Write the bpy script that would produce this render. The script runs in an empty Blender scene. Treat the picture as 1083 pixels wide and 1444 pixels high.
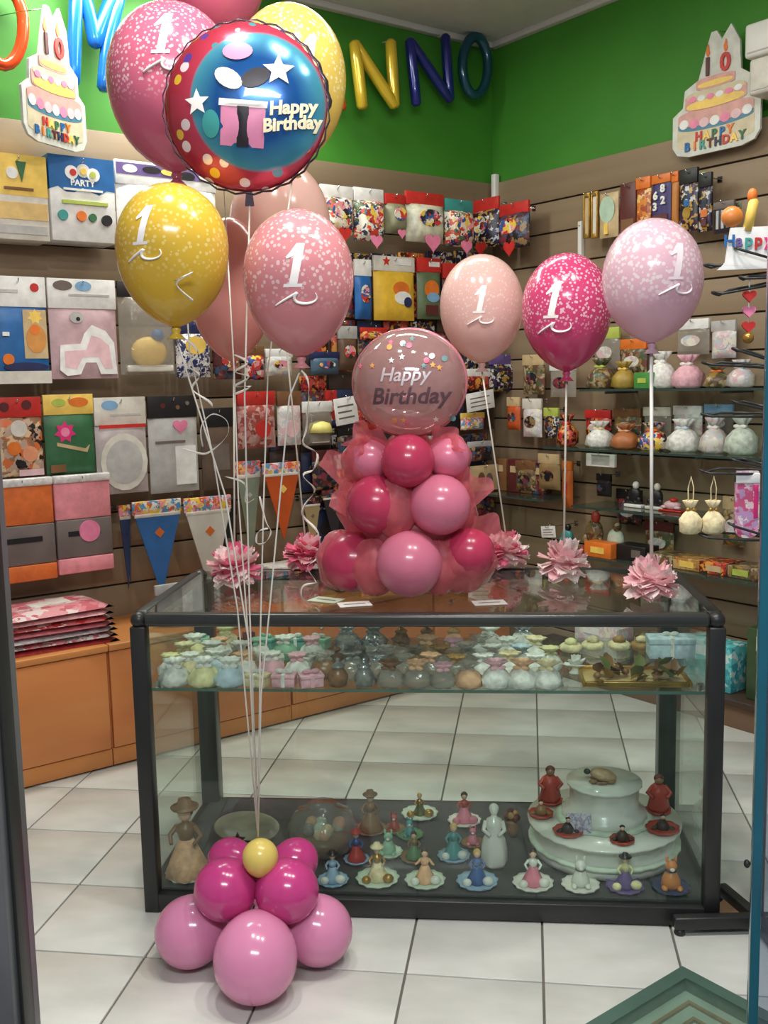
import bpy, bmesh, math, random
from mathutils import Vector, Matrix
import numpy as np
random.seed(7)
S = bpy.context.scene
COL = S.collection
PI = math.pi

# ------------------------------------------------------------------ camera
FPX, CW, CH, CAM_H = 1420.0, 1083, 1444, 1.455
def _n(v): return v / np.linalg.norm(v)
_vy = np.array([746 - 541.5, 533 - 722, FPX]); _vz = np.array([772 - 541.5, 10900 - 722, FPX])
_Y = _n(_vy); _D = _n(_vz); _D = _n(_D - _D.dot(_Y) * _Y); _Z = -_D
RM = np.array([np.cross(_Y, _Z), _Y, _Z])
CAM = np.array([0, 0, CAM_H])
cd = bpy.data.cameras.new('camera'); cam = bpy.data.objects.new('camera', cd); COL.objects.link(cam)
cd.sensor_fit = 'VERTICAL'; cd.sensor_height = 36.0; cd.lens = 36.0 * FPX / CH; cd.clip_start = 0.02
m3 = Matrix(((RM[0][0], -RM[0][1], -RM[0][2]), (RM[1][0], -RM[1][1], -RM[1][2]), (RM[2][0], -RM[2][1], -RM[2][2])))
cam.matrix_world = Matrix.Translation(Vector(CAM)) @ m3.to_4x4()
S.camera = cam

# ------------------------------------------------------------------ world, lights, exposure
S.view_settings.view_transform = 'Standard'; S.view_settings.look = 'None'
S.view_settings.gamma = 1.0; S.view_settings.use_curve_mapping = False
S.view_settings.exposure = 0.0
W = bpy.data.worlds.new('world'); S.world = W; W.use_nodes = True
W.node_tree.nodes['Background'].inputs[0].default_value = (0.95, 0.97, 1.0, 1)
W.node_tree.nodes['Background'].inputs[1].default_value = 0.26
def area(name, loc, size, power, color, rot=(0, 0, 0)):
    l = bpy.data.lights.new(name, 'AREA'); l.shape = 'RECTANGLE'; l.size, l.size_y = size
    l.energy = power; l.color = color
    o = bpy.data.objects.new(name, l); o.location = loc; o.rotation_euler = rot; COL.objects.link(o); return o
# ceiling lamps of the shop: three downlights near the window, two fluorescent troffers, a lamp in the passage outside
LAMPS = [(-0.75, 2.0, 3.13), (-0.1, 1.9, 3.13), (0.55, 2.0, 3.13)]
for i, p in enumerate(LAMPS): area('downlight_lamp', p, (0.12, 0.12), 19, (1.0, 0.97, 0.9))
area('troffer_lamp', (-1.42, 3.88, 3.08), (1.2, 0.25), 34, (0.96, 1.0, 0.95), (0, 0, PI / 4))
area('troffer_lamp', (-0.35, 3.7, 3.12), (1.0, 0.25), 12, (1.0, 0.97, 0.86))
area('passage_lamp', (0.1, -0.4, 3.0), (1.4, 0.3), 62, (0.95, 0.98, 1.0), (math.radians(28), 0, 0))

# ------------------------------------------------------------------ photograph measurements -> points in the room
def ray(px, py): return RM @ np.array([px - 541.5, py - 722, FPX])
def onz(px, py, z=0.0):
    d = ray(px, py); return Vector(CAM + (z - CAM_H) / d[2] * d)
def onplane(px, py, n, k):
    d = ray(px, py); n = np.array(n); return Vector(CAM + (k - n.dot(CAM)) / n.dot(d) * d)
def ony(px, py, y): return onplane(px, py, (0, 1, 0), y)
def px2m(npx, p): return npx * float((np.array(p) - CAM) @ (RM @ np.array([0, 0, 1]))) / FPX
R2 = 2 ** -0.5
CORNER = Vector((-0.187, 5.539, 0))
NL, KL, NR, KR = (R2, -R2, 0), -4.05, (R2, R2, 0), 3.786
def LW(px, py, off): return onplane(px, py, NL, KL + off)
def RW(px, py, off): return onplane(px, py, NR, KR - off)

# ------------------------------------------------------------------ materials
MATS = {}
def newmat(name):
    m = bpy.data.materials.new(name); m.use_nodes = True; nt = m.node_tree; nt.nodes.clear()
    out = nt.nodes.new('ShaderNodeOutputMaterial'); return m, nt, out
def srgb(c):
    f = lambda v: v / 12.92 if v <= 0.04045 else ((v + 0.055) / 1.055) ** 2.4
    return tuple(f(x / 255.0) for x in c) + (1.0,)
def N(nt, t, **kw):
    n = nt.nodes.new(t)
    for k, v in kw.items(): setattr(n, k, v)
    return n
def coords(nt, scale=1.0, rnd=True):
    tc = N(nt, 'ShaderNodeTexCoord'); mp = N(nt, 'ShaderNodeMapping')
    nt.links.new(tc.outputs['Object'], mp.inputs['Vector'])
    mp.inputs['Scale'].default_value = (scale,) * 3 if not isinstance(scale, tuple) else scale
    if rnd:
        oi = N(nt, 'ShaderNodeObjectInfo'); ml = N(nt, 'ShaderNodeMath', operation='MULTIPLY'); ml.inputs[1].default_value = 13.7
        nt.links.new(oi.outputs['Random'], ml.inputs[0]); nt.links.new(ml.outputs[0], mp.inputs['Location'])
    return mp.outputs[0]
def bsdf(nt, out, rough=0.5, metal=0.0, spec=0.5, coat=0.0, sss=0.0, trans=0.0, alpha=1.0):
    b = N(nt, 'ShaderNodeBsdfPrincipled'); b.inputs['Roughness'].default_value = rough; b.inputs['Metallic'].default_value = metal
    b.inputs['Specular IOR Level'].default_value = spec; b.inputs['Coat Weight'].default_value = coat; b.inputs['Coat Roughness'].default_value = 0.05
    b.inputs['Alpha'].default_value = alpha
    sh = b.outputs[0]
    if trans:
        t = N(nt, 'ShaderNodeBsdfTranslucent'); mx = N(nt, 'ShaderNodeMixShader'); mx.inputs[0].default_value = trans
        nt.links.new(b.outputs[0], mx.inputs[1]); nt.links.new(t.outputs[0], mx.inputs[2]); sh = mx.outputs[0]
        b['tr'] = t.name
    nt.links.new(sh, out.inputs[0]); return b
def setcol(nt, b, socket):
    nt.links.new(socket, b.inputs['Base Color'])
    if 'tr' in b.keys(): nt.links.new(socket, nt.nodes[b['tr']].inputs[0])
def ramp(nt, fac, stops, interp='LINEAR'):
    r = N(nt, 'ShaderNodeValToRGB'); cr = r.color_ramp; cr.interpolation = interp
    while len(cr.elements) < len(stops): cr.elements.new(0.5)
    for e, (p, c) in zip(cr.elements, stops): e.position = p; e.color = c
    nt.links.new(fac, r.inputs[0]); return r.outputs[0]
def M(name, rgb, rough=0.5, metal=0.0, var=0.12, scale=9.0, bump=0.0, **kw):
    """plain surface: colour with a soft procedural variation"""
    if name in MATS: return MATS[name]
    m, nt, out = newmat(name); b = bsdf(nt, out, rough, metal, **kw); c = srgb(rgb)
    nz = N(nt, 'ShaderNodeTexNoise'); nz.inputs['Scale'].default_value = scale; nz.inputs['Detail'].default_value = 3
    nt.links.new(coords(nt), nz.inputs['Vector'])
    lo = tuple(x * (1 - var) for x in c[:3]) + (1,); hi = tuple(min(1, x * (1 + var)) for x in c[:3]) + (1,)
    setcol(nt, b, ramp(nt, nz.outputs[0], [(0.3, lo), (0.7, hi)]))
    if bump:
        bp = N(nt, 'ShaderNodeBump'); bp.inputs['Strength'].default_value = bump; bp.inputs['Distance'].default_value = 0.01
        nt.links.new(nz.outputs[0], bp.inputs['Height']); nt.links.new(bp.outputs[0], b.inputs['Normal'])
    MATS[name] = m; return m
def MP(name, cols, scale=30, rough=0.35, metal=0.0, **kw):
    """busy flat print: random cells of the given colours"""
    if name in MATS: return MATS[name]
    m, nt, out = newmat(name); b = bsdf(nt, out, rough, metal, **kw)
    v = N(nt, 'ShaderNodeTexVoronoi'); v.inputs['Scale'].default_value = scale
    nz = N(nt, 'ShaderNodeTexNoise'); nz.inputs['Scale'].default_value = scale * 0.8
    cs = coords(nt); nt.links.new(cs, nz.inputs['Vector'])
    mx = N(nt, 'ShaderNodeMixRGB'); mx.inputs[0].default_value = 0.06
    nt.links.new(cs, mx.inputs[1]); nt.links.new(nz.outputs[1], mx.inputs[2]); nt.links.new(mx.outputs[0], v.inputs['Vector'])
    sp = N(nt, 'ShaderNodeSeparateColor'); nt.links.new(v.outputs['Color'], sp.inputs[0])
    n = len(cols); setcol(nt, b, ramp(nt, sp.outputs[0], [(i / n, srgb(c)) for i, c in enumerate(cols)], 'CONSTANT'))
    MATS[name] = m; return m
def MCONF(name, rgb, dot, scale, thr, rough=0.18, trans=0.0, zfade=(-0.09, -0.03), metal=0.0):
    """latex printed with small dots, thinning towards the neck"""
    if name in MATS: return MATS[name]
    m, nt, out = newmat(name); b = bsdf(nt, out, rough, metal, trans=trans, coat=0.3)
    cs = coords(nt)
    v = N(nt, 'ShaderNodeTexVoronoi'); v.inputs['Scale'].default_value = scale; nt.links.new(cs, v.inputs['Vector'])
    lt = N(nt, 'ShaderNodeMath', operation='LESS_THAN'); lt.inputs[1].default_value = thr; nt.links.new(v.outputs['Distance'], lt.inputs[0])
    tc = N(nt, 'ShaderNodeTexCoord'); sx = N(nt, 'ShaderNodeSeparateXYZ'); nt.links.new(tc.outputs['Object'], sx.inputs[0])
    mr = N(nt, 'ShaderNodeMapRange'); mr.inputs[1].default_value = zfade[0]; mr.inputs[2].default_value = zfade[1]; nt.links.new(sx.outputs[2], mr.inputs[0])
    mu = N(nt, 'ShaderNodeMath', operation='MULTIPLY'); nt.links.new(lt.outputs[0], mu.inputs[0]); nt.links.new(mr.outputs[0], mu.inputs[1])
    mx = N(nt, 'ShaderNodeMixRGB'); mx.inputs[1].default_value = srgb(rgb); mx.inputs[2].default_value = srgb(dot)
    nt.links.new(mu.outputs[0], mx.inputs[0]); setcol(nt, b, mx.outputs[0]); MATS[name] = m; return m
def MCLEAR(name, rgb, opac=0.25, rough=0.08, bump=0.0, bscale=25, tint=(255, 255, 255), ior=1.45, glossmix=1.0):
    """thin clear film or pane: see-through, reflecting by Fresnel, with a little body colour"""
    if name in MATS: return MATS[name]
    m, nt, out = newmat(name)
    tr = N(nt, 'ShaderNodeBsdfTransparent'); tr.inputs[0].default_value = srgb(tint)
    nz = N(nt, 'ShaderNodeTexNoise'); nz.inputs['Scale'].default_value = bscale; nt.links.new(coords(nt), nz.inputs['Vector'])
    df = N(nt, 'ShaderNodeBsdfDiffuse'); c = srgb(rgb)
    nt.links.new(ramp(nt, nz.outputs[0], [(0.3, tuple(x * 0.85 for x in c[:3]) + (1,)), (0.7, c)]), df.inputs[0])
    tl = N(nt, 'ShaderNodeBsdfTranslucent'); tl.inputs[0].default_value = c
    ms = N(nt, 'ShaderNodeMixShader'); ms.inputs[0].default_value = 0.4
    nt.links.new(df.outputs[0], ms.inputs[1]); nt.links.new(tl.outputs[0], ms.inputs[2])
    m1 = N(nt, 'ShaderNodeMixShader'); m1.inputs[0].default_value = opac
    nt.links.new(tr.outputs[0], m1.inputs[1]); nt.links.new(ms.outputs[0], m1.inputs[2])
    gl = N(nt, 'ShaderNodeBsdfGlossy'); gl.inputs['Roughness'].default_value = rough
    # Schlick reflectance, alike from both sides of the film
    lw = N(nt, 'ShaderNodeLayerWeight'); lw.inputs[0].default_value = 0.5; r0 = ((ior - 1) / (ior + 1)) ** 2
    pw = N(nt, 'ShaderNodeMath', operation='POWER'); pw.inputs[1].default_value = 5.0; nt.links.new(lw.outputs['Facing'], pw.inputs[0])
    fr = N(nt, 'ShaderNodeMath', operation='MULTIPLY_ADD'); fr.inputs[1].default_value = 1 - r0; fr.inputs[2].default_value = r0; nt.links.new(pw.outputs[0], fr.inputs[0])
    m2 = N(nt, 'ShaderNodeMixShader')
    nt.links.new(fr.outputs[0], m2.inputs[0]); nt.links.new(m1.outputs[0], m2.inputs[1]); nt.links.new(gl.outputs[0], m2.inputs[2])
    if bump:
        bp = N(nt, 'ShaderNodeBump'); bp.inputs['Strength'].default_value = bump; bp.inputs['Distance'].default_value = 0.01
        nt.links.new(nz.outputs[0], bp.inputs['Height'])
        nt.links.new(bp.outputs[0], gl.inputs['Normal']); nt.links.new(bp.outputs[0], lw.inputs['Normal'])
    nt.links.new(m2.outputs[0], out.inputs[0]); MATS[name] = m; return m
def MEMIT(name, rgb, s):
    if name in MATS: return MATS[name]
    m, nt, out = newmat(name); e = N(nt, 'ShaderNodeEmission'); e.inputs[0].default_value = srgb(rgb); e.inputs[1].default_value = s
    nt.links.new(e.outputs[0], out.inputs[0]); MATS[name] = m; return m
def MSTREAK(name, rgb, rgb2, scale, rough=0.5, bump=0.1):
    """wood or fabric: colour stretched along local x"""
    if name in MATS: return MATS[name]
    m, nt, out = newmat(name); b = bsdf(nt, out, rough)
    nz = N(nt, 'ShaderNodeTexNoise'); nz.inputs['Scale'].default_value = 1.0; nz.inputs['Detail'].default_value = 5
    nt.links.new(coords(nt, scale), nz.inputs['Vector'])
    setcol(nt, b, ramp(nt, nz.outputs[0], [(0.3, srgb(rgb)), (0.7, srgb(rgb2))]))
    bp = N(nt, 'ShaderNodeBump'); bp.inputs['Strength'].default_value = bump; bp.inputs['Distance'].default_value = 0.004
    nt.links.new(nz.outputs[0], bp.inputs['Height']); nt.links.new(bp.outputs[0], b.inputs['Normal'])
    MATS[name] = m; return m
def MFOILPRINT():
    """printed foil: blue field, rainbow-dotted red rim"""
    m, nt, out = newmat('printed_blue_foil'); b = bsdf(nt, out, 0.22, 0.35, coat=0.5)
    tc = N(nt, 'ShaderNodeTexCoord'); sx = N(nt, 'ShaderNodeSeparateXYZ'); nt.links.new(tc.outputs['Object'], sx.inputs[0])
    ax = N(nt, 'ShaderNodeMath', operation='ADD'); ax.inputs[1].default_value = -0.034; nt.links.new(sx.outputs[0], ax.inputs[0])
    cx = N(nt, 'ShaderNodeCombineXYZ'); nt.links.new(ax.outputs[0], cx.inputs[0]); nt.links.new(sx.outputs[2], cx.inputs[2])
    ln = N(nt, 'ShaderNodeVectorMath', operation='LENGTH'); nt.links.new(cx.outputs[0], ln.inputs[0])
    field = ramp(nt, ln.outputs['Value'], [(0.0, srgb((22, 92, 160))), (0.09, srgb((16, 78, 145))), (0.147, srgb((70, 150, 170))), (0.152, srgb((190, 60, 85))), (0.2, srgb((170, 40, 60)))])
    v = N(nt, 'ShaderNodeTexVoronoi'); v.inputs['Scale'].default_value = 24; nt.links.new(tc.outputs['Object'], v.inputs['Vector'])
    lt = N(nt, 'ShaderNodeMath', operation='LESS_THAN'); lt.inputs[1].default_value = 0.3; nt.links.new(v.outputs['Distance'], lt.inputs[0])
    gt = N(nt, 'ShaderNodeMath', operation='GREATER_THAN'); gt.inputs[1].default_value = 0.15; nt.links.new(ln.outputs['Value'], gt.inputs[0])
    mu = N(nt, 'ShaderNodeMath', operation='MULTIPLY'); nt.links.new(lt.outputs[0], mu.inputs[0]); nt.links.new(gt.outputs[0], mu.inputs[1])
    sp = N(nt, 'ShaderNodeSeparateColor'); nt.links.new(v.outputs['Color'], sp.inputs[0])
    dots = ramp(nt, sp.outputs[0], [(0, srgb((90, 60, 150))), (0.25, srgb((235, 190, 60))), (0.5, srgb((70, 150, 160))), (0.75, srgb((240, 220, 225)))], 'CONSTANT')
    mx = N(nt, 'ShaderNodeMixRGB'); nt.links.new(mu.outputs[0], mx.inputs[0]); nt.links.new(field, mx.inputs[1]); nt.links.new(dots, mx.inputs[2])
    setcol(nt, b, mx.outputs[0]); return m
# ------------------------------------------------------------------ mesh building
class MB:
    def __init__(s): s.v = []; s.f = []; s.smooth = []
    def add(s, vs, fs, sm=False, mat=None):
        o = len(s.v)
        s.v += [tuple(mat @ Vector(v)) if mat is not None else tuple(v) for v in vs]
        s.f += [tuple(i + o for i in f) for f in fs]; s.smooth += [sm] * len(fs); return s
    def box(s, x0, y0, z0, x1, y1, z1, mat=None, bev=0.0):
        if bev <= 0:
            vs = [(x, y, z) for z in (z0, z1) for y in (y0, y1) for x in (x0, x1)]
            return s.add(vs, [(0, 2, 3, 1), (4, 5, 7, 6), (0, 1, 5, 4), (2, 6, 7, 3), (0, 4, 6, 2), (1, 3, 7, 5)], False, mat)
        bm = bmesh.new(); bmesh.ops.create_cube(bm, size=1)
        for v in bm.verts: v.co = Vector((x0 + (v.co.x + .5) * (x1 - x0), y0 + (v.co.y + .5) * (y1 - y0), z0 + (v.co.z + .5) * (z1 - z0)))
        bmesh.ops.bevel(bm, geom=list(bm.edges), offset=bev, segments=2, affect='EDGES', profile=0.5)
        bm.verts.index_update()
        vs = [v.co.copy() for v in bm.verts]; fs = [tuple(v.index for v in f.verts) for f in bm.faces]; bm.free()
        return s.add(vs, fs, True, mat)
    def lathe(s, prof, n=20, mat=None, sm=True, wob=None):
        """prof: (r, z) bottom to top"""
        vs = []; fs = []
        for j, (r, z) in enumerate(prof):
            for i in range(n):
                a = 2 * PI * i / n; rr = r * (1 + (wob(a, j) if wob else 0)); vs.append((rr * math.cos(a), rr * math.sin(a), z))
        for j in range(len(prof) - 1):
            for i in range(n): fs.append((j * n + i, j * n + (i + 1) % n, (j + 1) * n + (i + 1) % n, (j + 1) * n + i))
        if prof[0][0] > 1e-5: fs.append(tuple(reversed(range(n))))
        if prof[-1][0] > 1e-5: fs.append(tuple(range((len(prof) - 1) * n, len(prof) * n)))
        return s.add(vs, fs, sm, mat)
    def ell(s, c, r, n=14, m=9, mat=None):
        if not isinstance(r, tuple): r = (r, r, r)
        vs = []; fs = []
        for j in range(m + 1):
            t = PI * j / m
            for i in range(n):
                a = 2 * PI * i / n; vs.append((c[0] + r[0] * math.sin(t) * math.cos(a), c[1] + r[1] * math.sin(t) * math.sin(a), c[2] - r[2] * math.cos(t)))
        for j in range(m):
            for i in range(n): fs.append((j * n + i, j * n + (i + 1) % n, (j + 1) * n + (i + 1) % n, (j + 1) * n + i))
        return s.add(vs, fs, True, mat)
    def tube(s, pts, r, n=6, closed=False, flat=1.0, mat=None):
        pts = [Vector(p) for p in pts]; L = len(pts); vs = []; fs = []; prev = None
        for k, p in enumerate(pts):
            a = pts[(k - 1) % L] if (closed or k > 0) else p; b = pts[(k + 1) % L] if (closed or k < L - 1) else p
            t = (b - a); t = t.normalized() if t.length > 1e-9 else Vector((0, 0, 1))
            if prev is None:
                u = t.orthogonal().normalized()
            else:
                u = prev - t * prev.dot(t); u = u.normalized() if u.length > 1e-6 else t.orthogonal().normalized()
            prev = u; w = t.cross(u); rr = r[k] if isinstance(r, (list, tuple)) else r
            for i in range(n):
                g = 2 * PI * i / n; vs.append(p + u * (rr * math.cos(g)) + w * (rr * flat * math.sin(g)))
        for k in range(L if closed else L - 1):
            for i in range(n): fs.append((k * n + i, k * n + (i + 1) % n, ((k + 1) % L) * n + (i + 1) % n, ((k + 1) % L) * n + i))
        if not closed: fs += [tuple(reversed(range(n))), tuple(range((L - 1) * n, L * n))]
        return s.add(vs, fs, True, mat)
    def strip(s, pts, w, side, th=0.0006, mat=None):
        """flat ribbon along pts with a sideways vector per point"""
        vs = []; fs = []; L = len(pts)
        for k, p in enumerate(pts):
            p = Vector(p); d = Vector(side(k) if callable(side) else side).normalized()
            t = (Vector(pts[min(k + 1, L - 1)]) - Vector(pts[max(k - 1, 0)])).normalized(); nn = t.cross(d) * th / 2
            vs += [p - d * w / 2 - nn, p + d * w / 2 - nn, p + d * w / 2 + nn, p - d * w / 2 + nn]
        for k in range(L - 1):
            for i in range(4): fs.append((k * 4 + i, k * 4 + (i + 1) % 4, k * 4 + 4 + (i + 1) % 4, k * 4 + 4 + i))
        fs += [(3, 2, 1, 0), tuple(range(4 * L - 4, 4 * L))]
        return s.add(vs, fs, True, mat)
    def prism(s, poly, y0, y1, mat=None):
        """poly: (x, z) outline, extruded from y0 (front) to y1"""
        n = len(poly); ar = sum(poly[i][0] * poly[(i + 1) % n][1] - poly[(i + 1) % n][0] * poly[i][1] for i in range(n))
        if ar < 0: poly = poly[::-1]
        vs = [(x, y0, z) for x, z in poly] + [(x, y1, z) for x, z in poly]
        fs = [tuple(range(n)), tuple(reversed(range(n, 2 * n)))] + [(i, i + n, (i + 1) % n + n, (i + 1) % n) for i in range(n)]
        return s.add(vs, fs, False, mat)
    def mesh(s, name, mat):
        me = bpy.data.meshes.new(name); me.from_pydata(s.v, [], s.f); me.polygons.foreach_set('use_smooth', s.smooth)
        if mat: me.materials.append(mat)
        me.update(); return me
    def obj(s, name, mat, parent=None, loc=None, rot=None): return link(name, s.mesh(name, mat), parent, loc, rot)
def link(name, me, parent=None, loc=None, rot=None):
    o = bpy.data.objects.new(name, me); COL.objects.link(o); o.parent = parent
    if loc is not None: o.location = loc
    if rot is not None: o.rotation_euler = rot
    return o
def tag(o, label, cat, group=None, kind=None):
    if label: o['label'] = label
    if cat: o['category'] = cat
    if group: o['group'] = group
    if kind: o['kind'] = kind
    return o
def thing(name, label, cat, loc=(0, 0, 0), rz=0.0, group=None):
    o = bpy.data.objects.new(name, None); o.empty_display_size = 0.05; COL.objects.link(o)
    o.location = loc; o.rotation_euler = (0, 0, rz); return tag(o, label, cat, group)
def copy_tree(o, parent=None):
    c = o.copy(); COL.objects.link(c); c.parent = parent
    for ch in list(o.children): copy_tree(ch, c)
    return c
_tx = {}
def text_geo(txt, size, depth=0.001, shear=0.0, bold=0.0):
    """lettering as a mesh: verts (x, y=depth, z up), centred"""
    key = (txt, size, depth, shear, bold)
    if key in _tx: return _tx[key]
    cu = bpy.data.curves.new('t', 'FONT'); cu.body = txt; cu.size = size; cu.shear = shear; cu.offset = bold; cu.resolution_u = 3
    cu.align_x = 'CENTER'; cu.align_y = 'CENTER'; cu.extrude = depth / 2
    ob = bpy.data.objects.new('t', cu); COL.objects.link(ob); dg = bpy.context.evaluated_depsgraph_get(); dg.update()
    me = bpy.data.meshes.new_from_object(ob.evaluated_get(dg))
    vs = [(v.co.x, -v.co.z, v.co.y) for v in me.vertices]; fs = [tuple(p.vertices) for p in me.polygons]
    bpy.data.objects.remove(ob); bpy.data.curves.remove(cu); bpy.data.meshes.remove(me)
    _tx[key] = (vs, fs); return vs, fs
def lettering(txt, size, mat, parent, loc, depth=0.002, shear=0.0, bold=0.0, rot=None, wrap=None, name='lettering'):
    vs, fs = text_geo(txt, size, depth, shear, bold)
    if wrap:   # slice the glyphs finely so that they follow the curved skin
        bm = bmesh.new(); bv = [bm.verts.new(v) for v in vs]
        for f in fs:
            try: bm.faces.new([bv[i] for i in f])
            except ValueError: pass
        bmesh.ops.remove_doubles(bm, verts=bm.verts, dist=1e-6)
        for ax in (0, 2):
            lo, hi = min(v[ax] for v in vs), max(v[ax] for v in vs); st = max(size * 0.12, 0.006); k = int((hi - lo) / st)
            for i in range(1, k + 1):
                co = [0, 0, 0]; no = [0, 0, 0]; co[ax] = lo + i * (hi - lo) / (k + 1); no[ax] = 1
                bmesh.ops.bisect_plane(bm, geom=list(bm.verts) + list(bm.edges) + list(bm.faces), plane_co=co, plane_no=no, dist=1e-6)
        bm.verts.index_update(); vs = [wrap(tuple(v.co)) for v in bm.verts]; fs = [tuple(v.index for v in f.verts) for f in bm.faces]; bm.free()
    return MB().add(vs, fs).obj(name, mat, parent, loc, rot)
def circ(cx, cz, rx, rz=None, n=18, a0=0.0):
    rz = rz or rx; return [(cx + rx * math.cos(a0 + 2 * PI * i / n), cz + rz * math.sin(a0 + 2 * PI * i / n)) for i in range(n)]
def heart(cx, cz, r, n=20):
    return [(cx + r * 0.0625 * 16 * math.sin(t) ** 3, cz + r * 0.0625 * (13 * math.cos(t) - 5 * math.cos(2 * t) - 2 * math.cos(3 * t) - math.cos(4 * t))) for t in [2 * PI * i / n for i in range(n)]]
def star(cx, cz, r, k=5, q=0.45):
    return [(cx + r * (1 if i % 2 == 0 else q) * math.sin(PI * i / k), cz + r * (1 if i % 2 == 0 else q) * math.cos(PI * i / k)) for i in range(2 * k)]
def lerp(a, b, t): return Vector(a) * (1 - t) + Vector(b) * t
# ================================================================== THE ROOM
m_green = M('green_wall_paint', (62, 134, 36), 0.6, var=0.08, scale=3)
m_plank = MSTREAK('beige_slat_board', (138, 117, 92), (152, 131, 105), (0.6, 6, 14), 0.55, 0.05)
m_gap = M('slat_groove', (62, 52, 42), 0.8)
m_tile = MSTREAK('floor_tile_glaze', (196, 197, 190), (216, 216, 210), (5, 9, 5), 0.22, 0.02)
m_grout = M('grout', (104, 100, 94), 0.9)
m_ceil = M('ceiling_paint', (205, 200, 196), 0.8, var=0.04)
m_black = M('black_painted_metal', (40, 40, 40), 0.38, var=0.1)
m_bar = M('dark_grey_aluminium', (66, 68, 66), 0.3, 0.35, var=0.08)
m_white = M('white_plastic', (228, 226, 220), 0.45, var=0.05)
m_chrome = M('chrome_metal', (200, 200, 200), 0.15, 1.0)
fl = MB().box(-5.2, 0.4, -0.06, 3.6, 7.0, -0.006).obj('floor', m_grout); tag(fl, 'pale speckled floor tiles with dark joints laid diagonally to the walls', 'floor', kind='structure')
TX, TY = 0.3375, 0.343
tb = MB().box(0.003, 0.003, -0.012, TX - 0.003, TY - 0.003, 0.0, bev=0.0015); tme = tb.mesh('tile', m_tile)
for i in range(-13, 9):
    for j in range(-2, 10):
        x = 0.031 + i * TX; y = 2.304 + j * TY; cx, cy = x + TX / 2, y + TY / 2
        if cx - cy < -5.75 + 0.1 or cx + cy > 5.25: continue
        link('tile', tme, fl, (x, y, 0))
wl = thing('wall_left', 'green painted wall with beige slatted display boards below, on the left', 'wall', CORNER, PI / 4); wl['kind'] = 'structure'
wr = thing('wall_right', 'green painted wall with beige slatted display boards below, on the right', 'wall', CORNER, -PI / 4); wr['kind'] = 'structure'
ZG = 2.478
for w, x0, x1 in ((wl, -4.6, 0.0), (wr, 0.0, 3.4)):
    MB().box(x0 - (0.12 if w is wr else 0), 0.02, -0.006, x1 + 0.12 * (w is wl), 0.12, 3.2).obj('painted_wall', m_green, w)
    MB().box(x0, 0.014, 0.0, x1, 0.02, ZG - 0.01).obj('groove_backing', m_gap, w)
    pb = MB().box(x0, 0.0, 0.0, x1, 0.014, 0.147, bev=0.002).mesh('plank', m_plank)
    for k in range(16): link('plank', pb, w, (0, 0, ZG - 0.147 - k * 0.155))
MB().box(-0.012, -0.03, 2.3, 0.02, -0.0, 2.52, bev=0.003).obj('trim_corner', m_white, None, CORNER + Vector((0, -0.02, 0)), (0, 0, PI / 4))['kind'] = 'structure'
bpy.data.objects['trim_corner']['label'] = 'white vertical strip in the wall corner under the green paint'
wl_end = CORNER + Vector((-4.6 * R2, -4.6 * R2, 0)); wr_end = CORNER + Vector((3.4 * R2, -3.4 * R2, 0))
ce = MB()
poly = [(CORNER.x, CORNER.y), (wr_end.x, wr_end.y), (wr_end.x, 0.7), (wl_end.x, 0.7), (wl_end.x, wl_end.y)]
ce.add([(x, y, 3.185) for x, y in poly] + [(x, y, 3.25) for x, y in poly], [(0, 1, 2, 3, 4), (9, 8, 7, 6, 5)] + [(i, i + 5, (i + 1) % 5 + 5, (i + 1) % 5) for i in range(5)])
ceil = ce.obj('ceiling', m_ceil); tag(ceil, 'plain off-white ceiling above the green walls', 'ceiling', kind='structure')
for w, x0, x1 in ((wl, -4.6, 0), (wr, 0, 3.4)): MB().box(x0, -0.02, 3.155, x1, 0.02, 3.185, bev=0.004).obj('cornice', m_ceil, w)
# lamp bodies on the ceiling
m_lamp = MEMIT('lamp_face', (255, 248, 235), 5.0)
for i, p in enumerate(LAMPS):
    t = thing('downlight', ('round recessed downlight nearest the left jamb', 'round recessed downlight in the middle of the shop front', 'round recessed downlight nearest the glass door')[i], 'ceiling light', (p[0], p[1], 3.145))
    MB().lathe([(0.075, 0.0), (0.095, 0.0), (0.095, 0.04), (0.075, 0.04)], 24).obj('rim', m_white, t)
    MB().lathe([(0.0, 0.012), (0.07, 0.012), (0.07, 0.02), (0, 0.02)], 20).obj('lamp_face', m_lamp, t)
# left door jamb: dark aluminium
jm = ony(31, 1160, 1.3)
j = thing('door_jamb', 'dark grey aluminium door frame at the lower left edge of the photo', 'door frame', (-0.812, 1.3, 0)); j['kind'] = 'structure'; j.name = 'trim_1'
MB().box(-0.06, -0.03, 0, 0.064, 0.05, 3.16, bev=0.004).obj('frame_post', M('grey_door_aluminium', (112, 114, 118), 0.35, 0.2), j)
MB().box(0.066, -0.012, 0, 0.071, 0.02, 3.16, bev=0.001).obj('rubber_gasket', m_black, j)
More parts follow.
